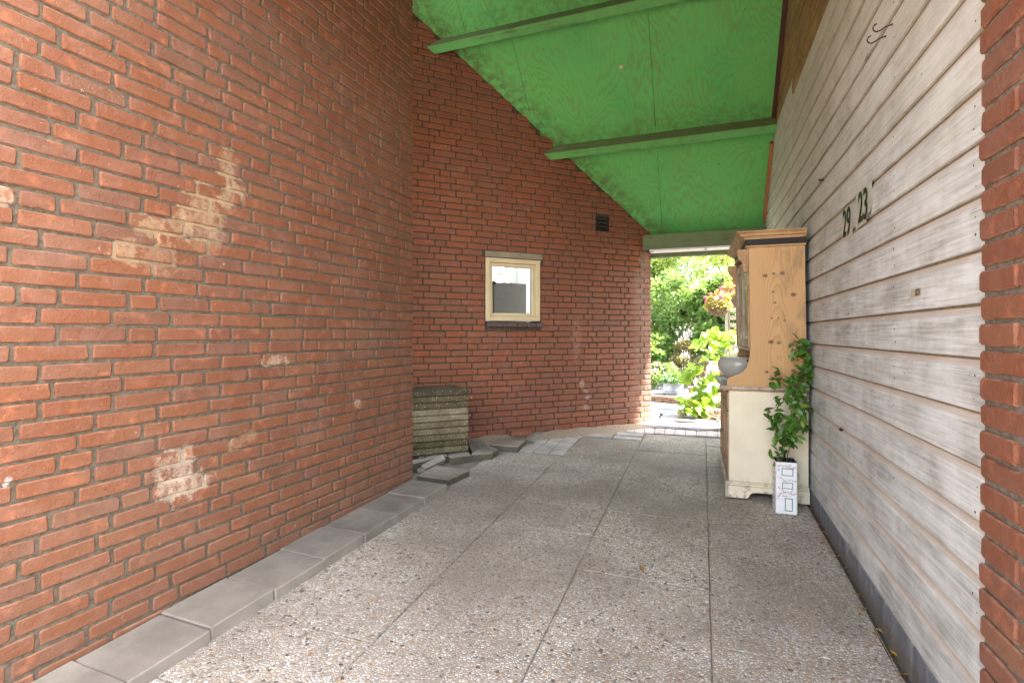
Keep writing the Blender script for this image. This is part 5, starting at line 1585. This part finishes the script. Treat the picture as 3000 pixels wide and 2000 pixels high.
# --- pots behind the hydrangea
def at_terrace(px, py): return on_plane(px, py, (0, 0, tz), (0, 0, 1))
p = on_plane(2030, 1150, (0, 0, tz), (0, 0, 1))
pot = thing('flower_pot', 'small terracotta pot behind the patterned pot', 'pot', (-.16, 8.75, tz))
mb = MB(); mb.lathe([(0, 0), (.045, 0), (.058, .07), (.062, .07), (.062, .09), (.054, .09), (.05, .06), (0, .06)], 20); mb.obj('pot_body', M['terracotta'], pot, True)
pot = thing('patterned_pot', 'square pot painted with red flowers and blue windows', 'pot', (-.015, 8.22, tz), R(14))
mb = MB(); mb.cbox((-.085, -.085, 0), (.085, .085, .20), .006); mb.obj('pot_body', M['tin'], pot)
bl = plain('blue_print', (.03, .06, .22), .5, var=.1); rd = plain('red_print', (.45, .05, .08), .5, var=.3, nscale=90)
mb = MB()
for (a, b, c, d) in ((-.05, .012, .02, .017), (-.05, .06, .02, .065), (-.05, .012, -.045, .065), (.015, .012, .02, .065), (-.018, .017, -.013, .06), (-.08, .19, .08, .196), (.06, .012, .065, .19)): mb.box((a, -.0858, b), (c, -.0852, d))
mb.obj('blue_lines', bl, pot)
mb = MB()
for i in range(60):
    a, b = rg.uniform(-.078, .078), rg.uniform(.08, .185); r_ = rg.uniform(.003, .009)
    mb.add([(a + r_ * math.cos(t * 1.047), -.0856, b + r_ * math.sin(t * 1.047)) for t in range(6)], [tuple(range(6))])
    b2_ = rg.uniform(.02, .185)
    mb.add([(-.0856, a + r_ * math.cos(t * 1.047), b2_ + r_ * math.sin(t * 1.047)) for t in range(6)], [tuple(range(5, -1, -1))])
mb.obj('red_flowers', rd, pot)
pot = thing('white_pot', 'large white glazed pot behind the hydrangea', 'pot', (.16, 8.02, tz))
mb = MB(); mb.lathe([(0, .0), (.10, 0), (.12, .02), (.14, .12), (.145, .2), (.152, .2), (.152, .22), (.135, .22), (.13, .18), (0, .18)], 28); mb.obj('pot_body', M['tin'], pot, True)
mb = MB(); mb.lathe([(.0, -.004), (.15, -.004), (.155, .012), (.15, .014), (.11, .004)], 24, (0, 0, .003)); mb.obj('saucer', M['bitumen'], pot, True)
mb = MB(); mb.tube([(-.74, 8.0, .02), (-.765, 8.02, .20), (-.82, 8.05, .55)], .008, 8)
tag(mb.obj('metal_rod', M['bitumen'], smooth=True), 'grey metal rod leaning at the jamb beside the garden path', 'rod')

# --- trellis with post, hanging baskets
M['slat'] = plain('cream_slat', (.26, .235, .18), .7, var=.2)
tr = thing('trellis', 'cream painted trellis with a post and short slats behind the dresser', 'trellis', (.30, 7.55, 0))
mb = MB(); mb.cbox((-.012, -.03, 0), (.022, .03, 1.42), .004); mb.obj('post', M['slat'], tr)
mb = MB(); mb.cbox((.03, -.012, 0), (.046, .02, 1.40), .003); mb.obj('upright', M['slat'], tr)
for k in range(12):
    mb = MB(); mb.cbox((.048, -.016, .28 + k * .098), (.45, -.002, .28 + k * .098 + .055), .003); mb.obj('slat', M['slat'], tr)
mb = MB(); mb.cbox((.30, -.0015, 0), (.33, .03, 1.40), .003); mb.obj('upright', M['slat'], tr)

def basket(label, px, py, d, r_, depth_, tilt, seed, n_fl):
    c = on_y(px, py, d)
    b = thing('hanging_basket', label, 'basket', c, group='wicker baskets hanging by the trellis')
    b.rotation_euler = tilt
    mb = MB()
    nr, nw = 13, 26
    for i in range(nr):
        t = i / (nr - 1); ang = t * math.pi * .46
        rr_ = r_ * math.cos(ang); z = -depth_ * math.sin(ang)
        pts = []
        for k in range(2 * nw + 1):
            a = k * math.pi / nw
            wob = .004 * (1 if (k + i) % 2 else -1)
            pts.append(((rr_ + wob) * math.cos(a), (rr_ + wob) * math.sin(a), z + .001 * (k % 2)))
        mb.tube(pts, .0052, 5, cap=False)
    mb.obj('weave', M['wicker'], b)
    mb = MB()
    for k in range(nw):
        a = k * 2 * math.pi / nw
        mb.tube([(r_ * math.cos(t) * math.cos(a), r_ * math.cos(t) * math.sin(a), -depth_ * math.sin(t)) for t in (0, .35, .7, 1.05, 1.4)], .0035, 4)
    mb.tube([(r_ * 1.03 * math.cos(k * .2618), r_ * 1.03 * math.sin(k * .2618), .004) for k in range(25)], .009, 6)
    mb.lathe([(r_ * .93, 0), (r_ * .72, -depth_ * .62), (0, -depth_ * .9)], 20)
    mb.obj('ribs', M['wicker'], b)
    mb = MB()
    for k in range(3):
        a = k * 2.094 + .4; mb.tube([(r_ * math.cos(a), r_ * math.sin(a), 0), (0, 0, .42)], .0018, 4)
    mb.obj('chain', M['rust'], b)
    p = thing('basket_flowers', label.replace('wicker basket', 'magenta and yellow flowers in the basket') if False else ('yellow leaved magenta flowers filling the lower front basket' if seed == 1 else 'yellow leaved magenta flowers filling the rear tilted basket'), 'flowers', c, group='flowers in the hanging baskets')
    rs = np.random.RandomState(seed); n = 700
    th = rs.uniform(0, 2 * np.pi, n); q = rs.uniform(0, 1, n) ** .5
    P = np.stack([np.cos(th) * q * r_ * 1.15, np.sin(th) * q * r_ * 1.15, .01 + rs.uniform(0, .20, n) * (1 - .55 * q * q) - .05 * (q > .85)], 1)
    D = np.stack([np.cos(th) * (.2 + q), np.sin(th) * (.2 + q), .3 - .9 * q + rs.normal(size=n) * .5], 1)
    quad_leaves('foliage', P, D, (.03, .055), (.010, .018), M['leafyellow'], p, seed + 3)
    for i in range(n_fl):
        a = rs.uniform(0, 6.28); q = rs.uniform(.3, 1.1)
        e = Vector((math.cos(a) * q * r_ * 1.1, math.sin(a) * q * r_ * 1.1 - .03, .06 + rs.uniform(0, .17) * (1.1 - .6 * q)))
        mb = MB()
        for k in range(5):
            t = k * 1.2566; X = Vector((math.cos(t), 0, math.sin(t))); Y = Vector((-math.sin(t), 0, math.cos(t))); o_ = Vector((0, .010, 0))
            mb.add([e + o_, e + X * .019 + Y * .013, e + X * .028, e + X * .019 - Y * .013], [(0, 1, 2), (0, 2, 3)])
        mb.obj('flower', M['petalmag'], p)
    return b
basket('lower front wicker basket hanging just left of the trellis post', 2104, 900, 7.35, .135, .12, (.06, .12, 0), 1, 15)
basket('rear wicker basket hanging tilted half behind the dresser', 2148, 868, 7.75, .15, .15, (.1, -.45, 0), 2, 15)
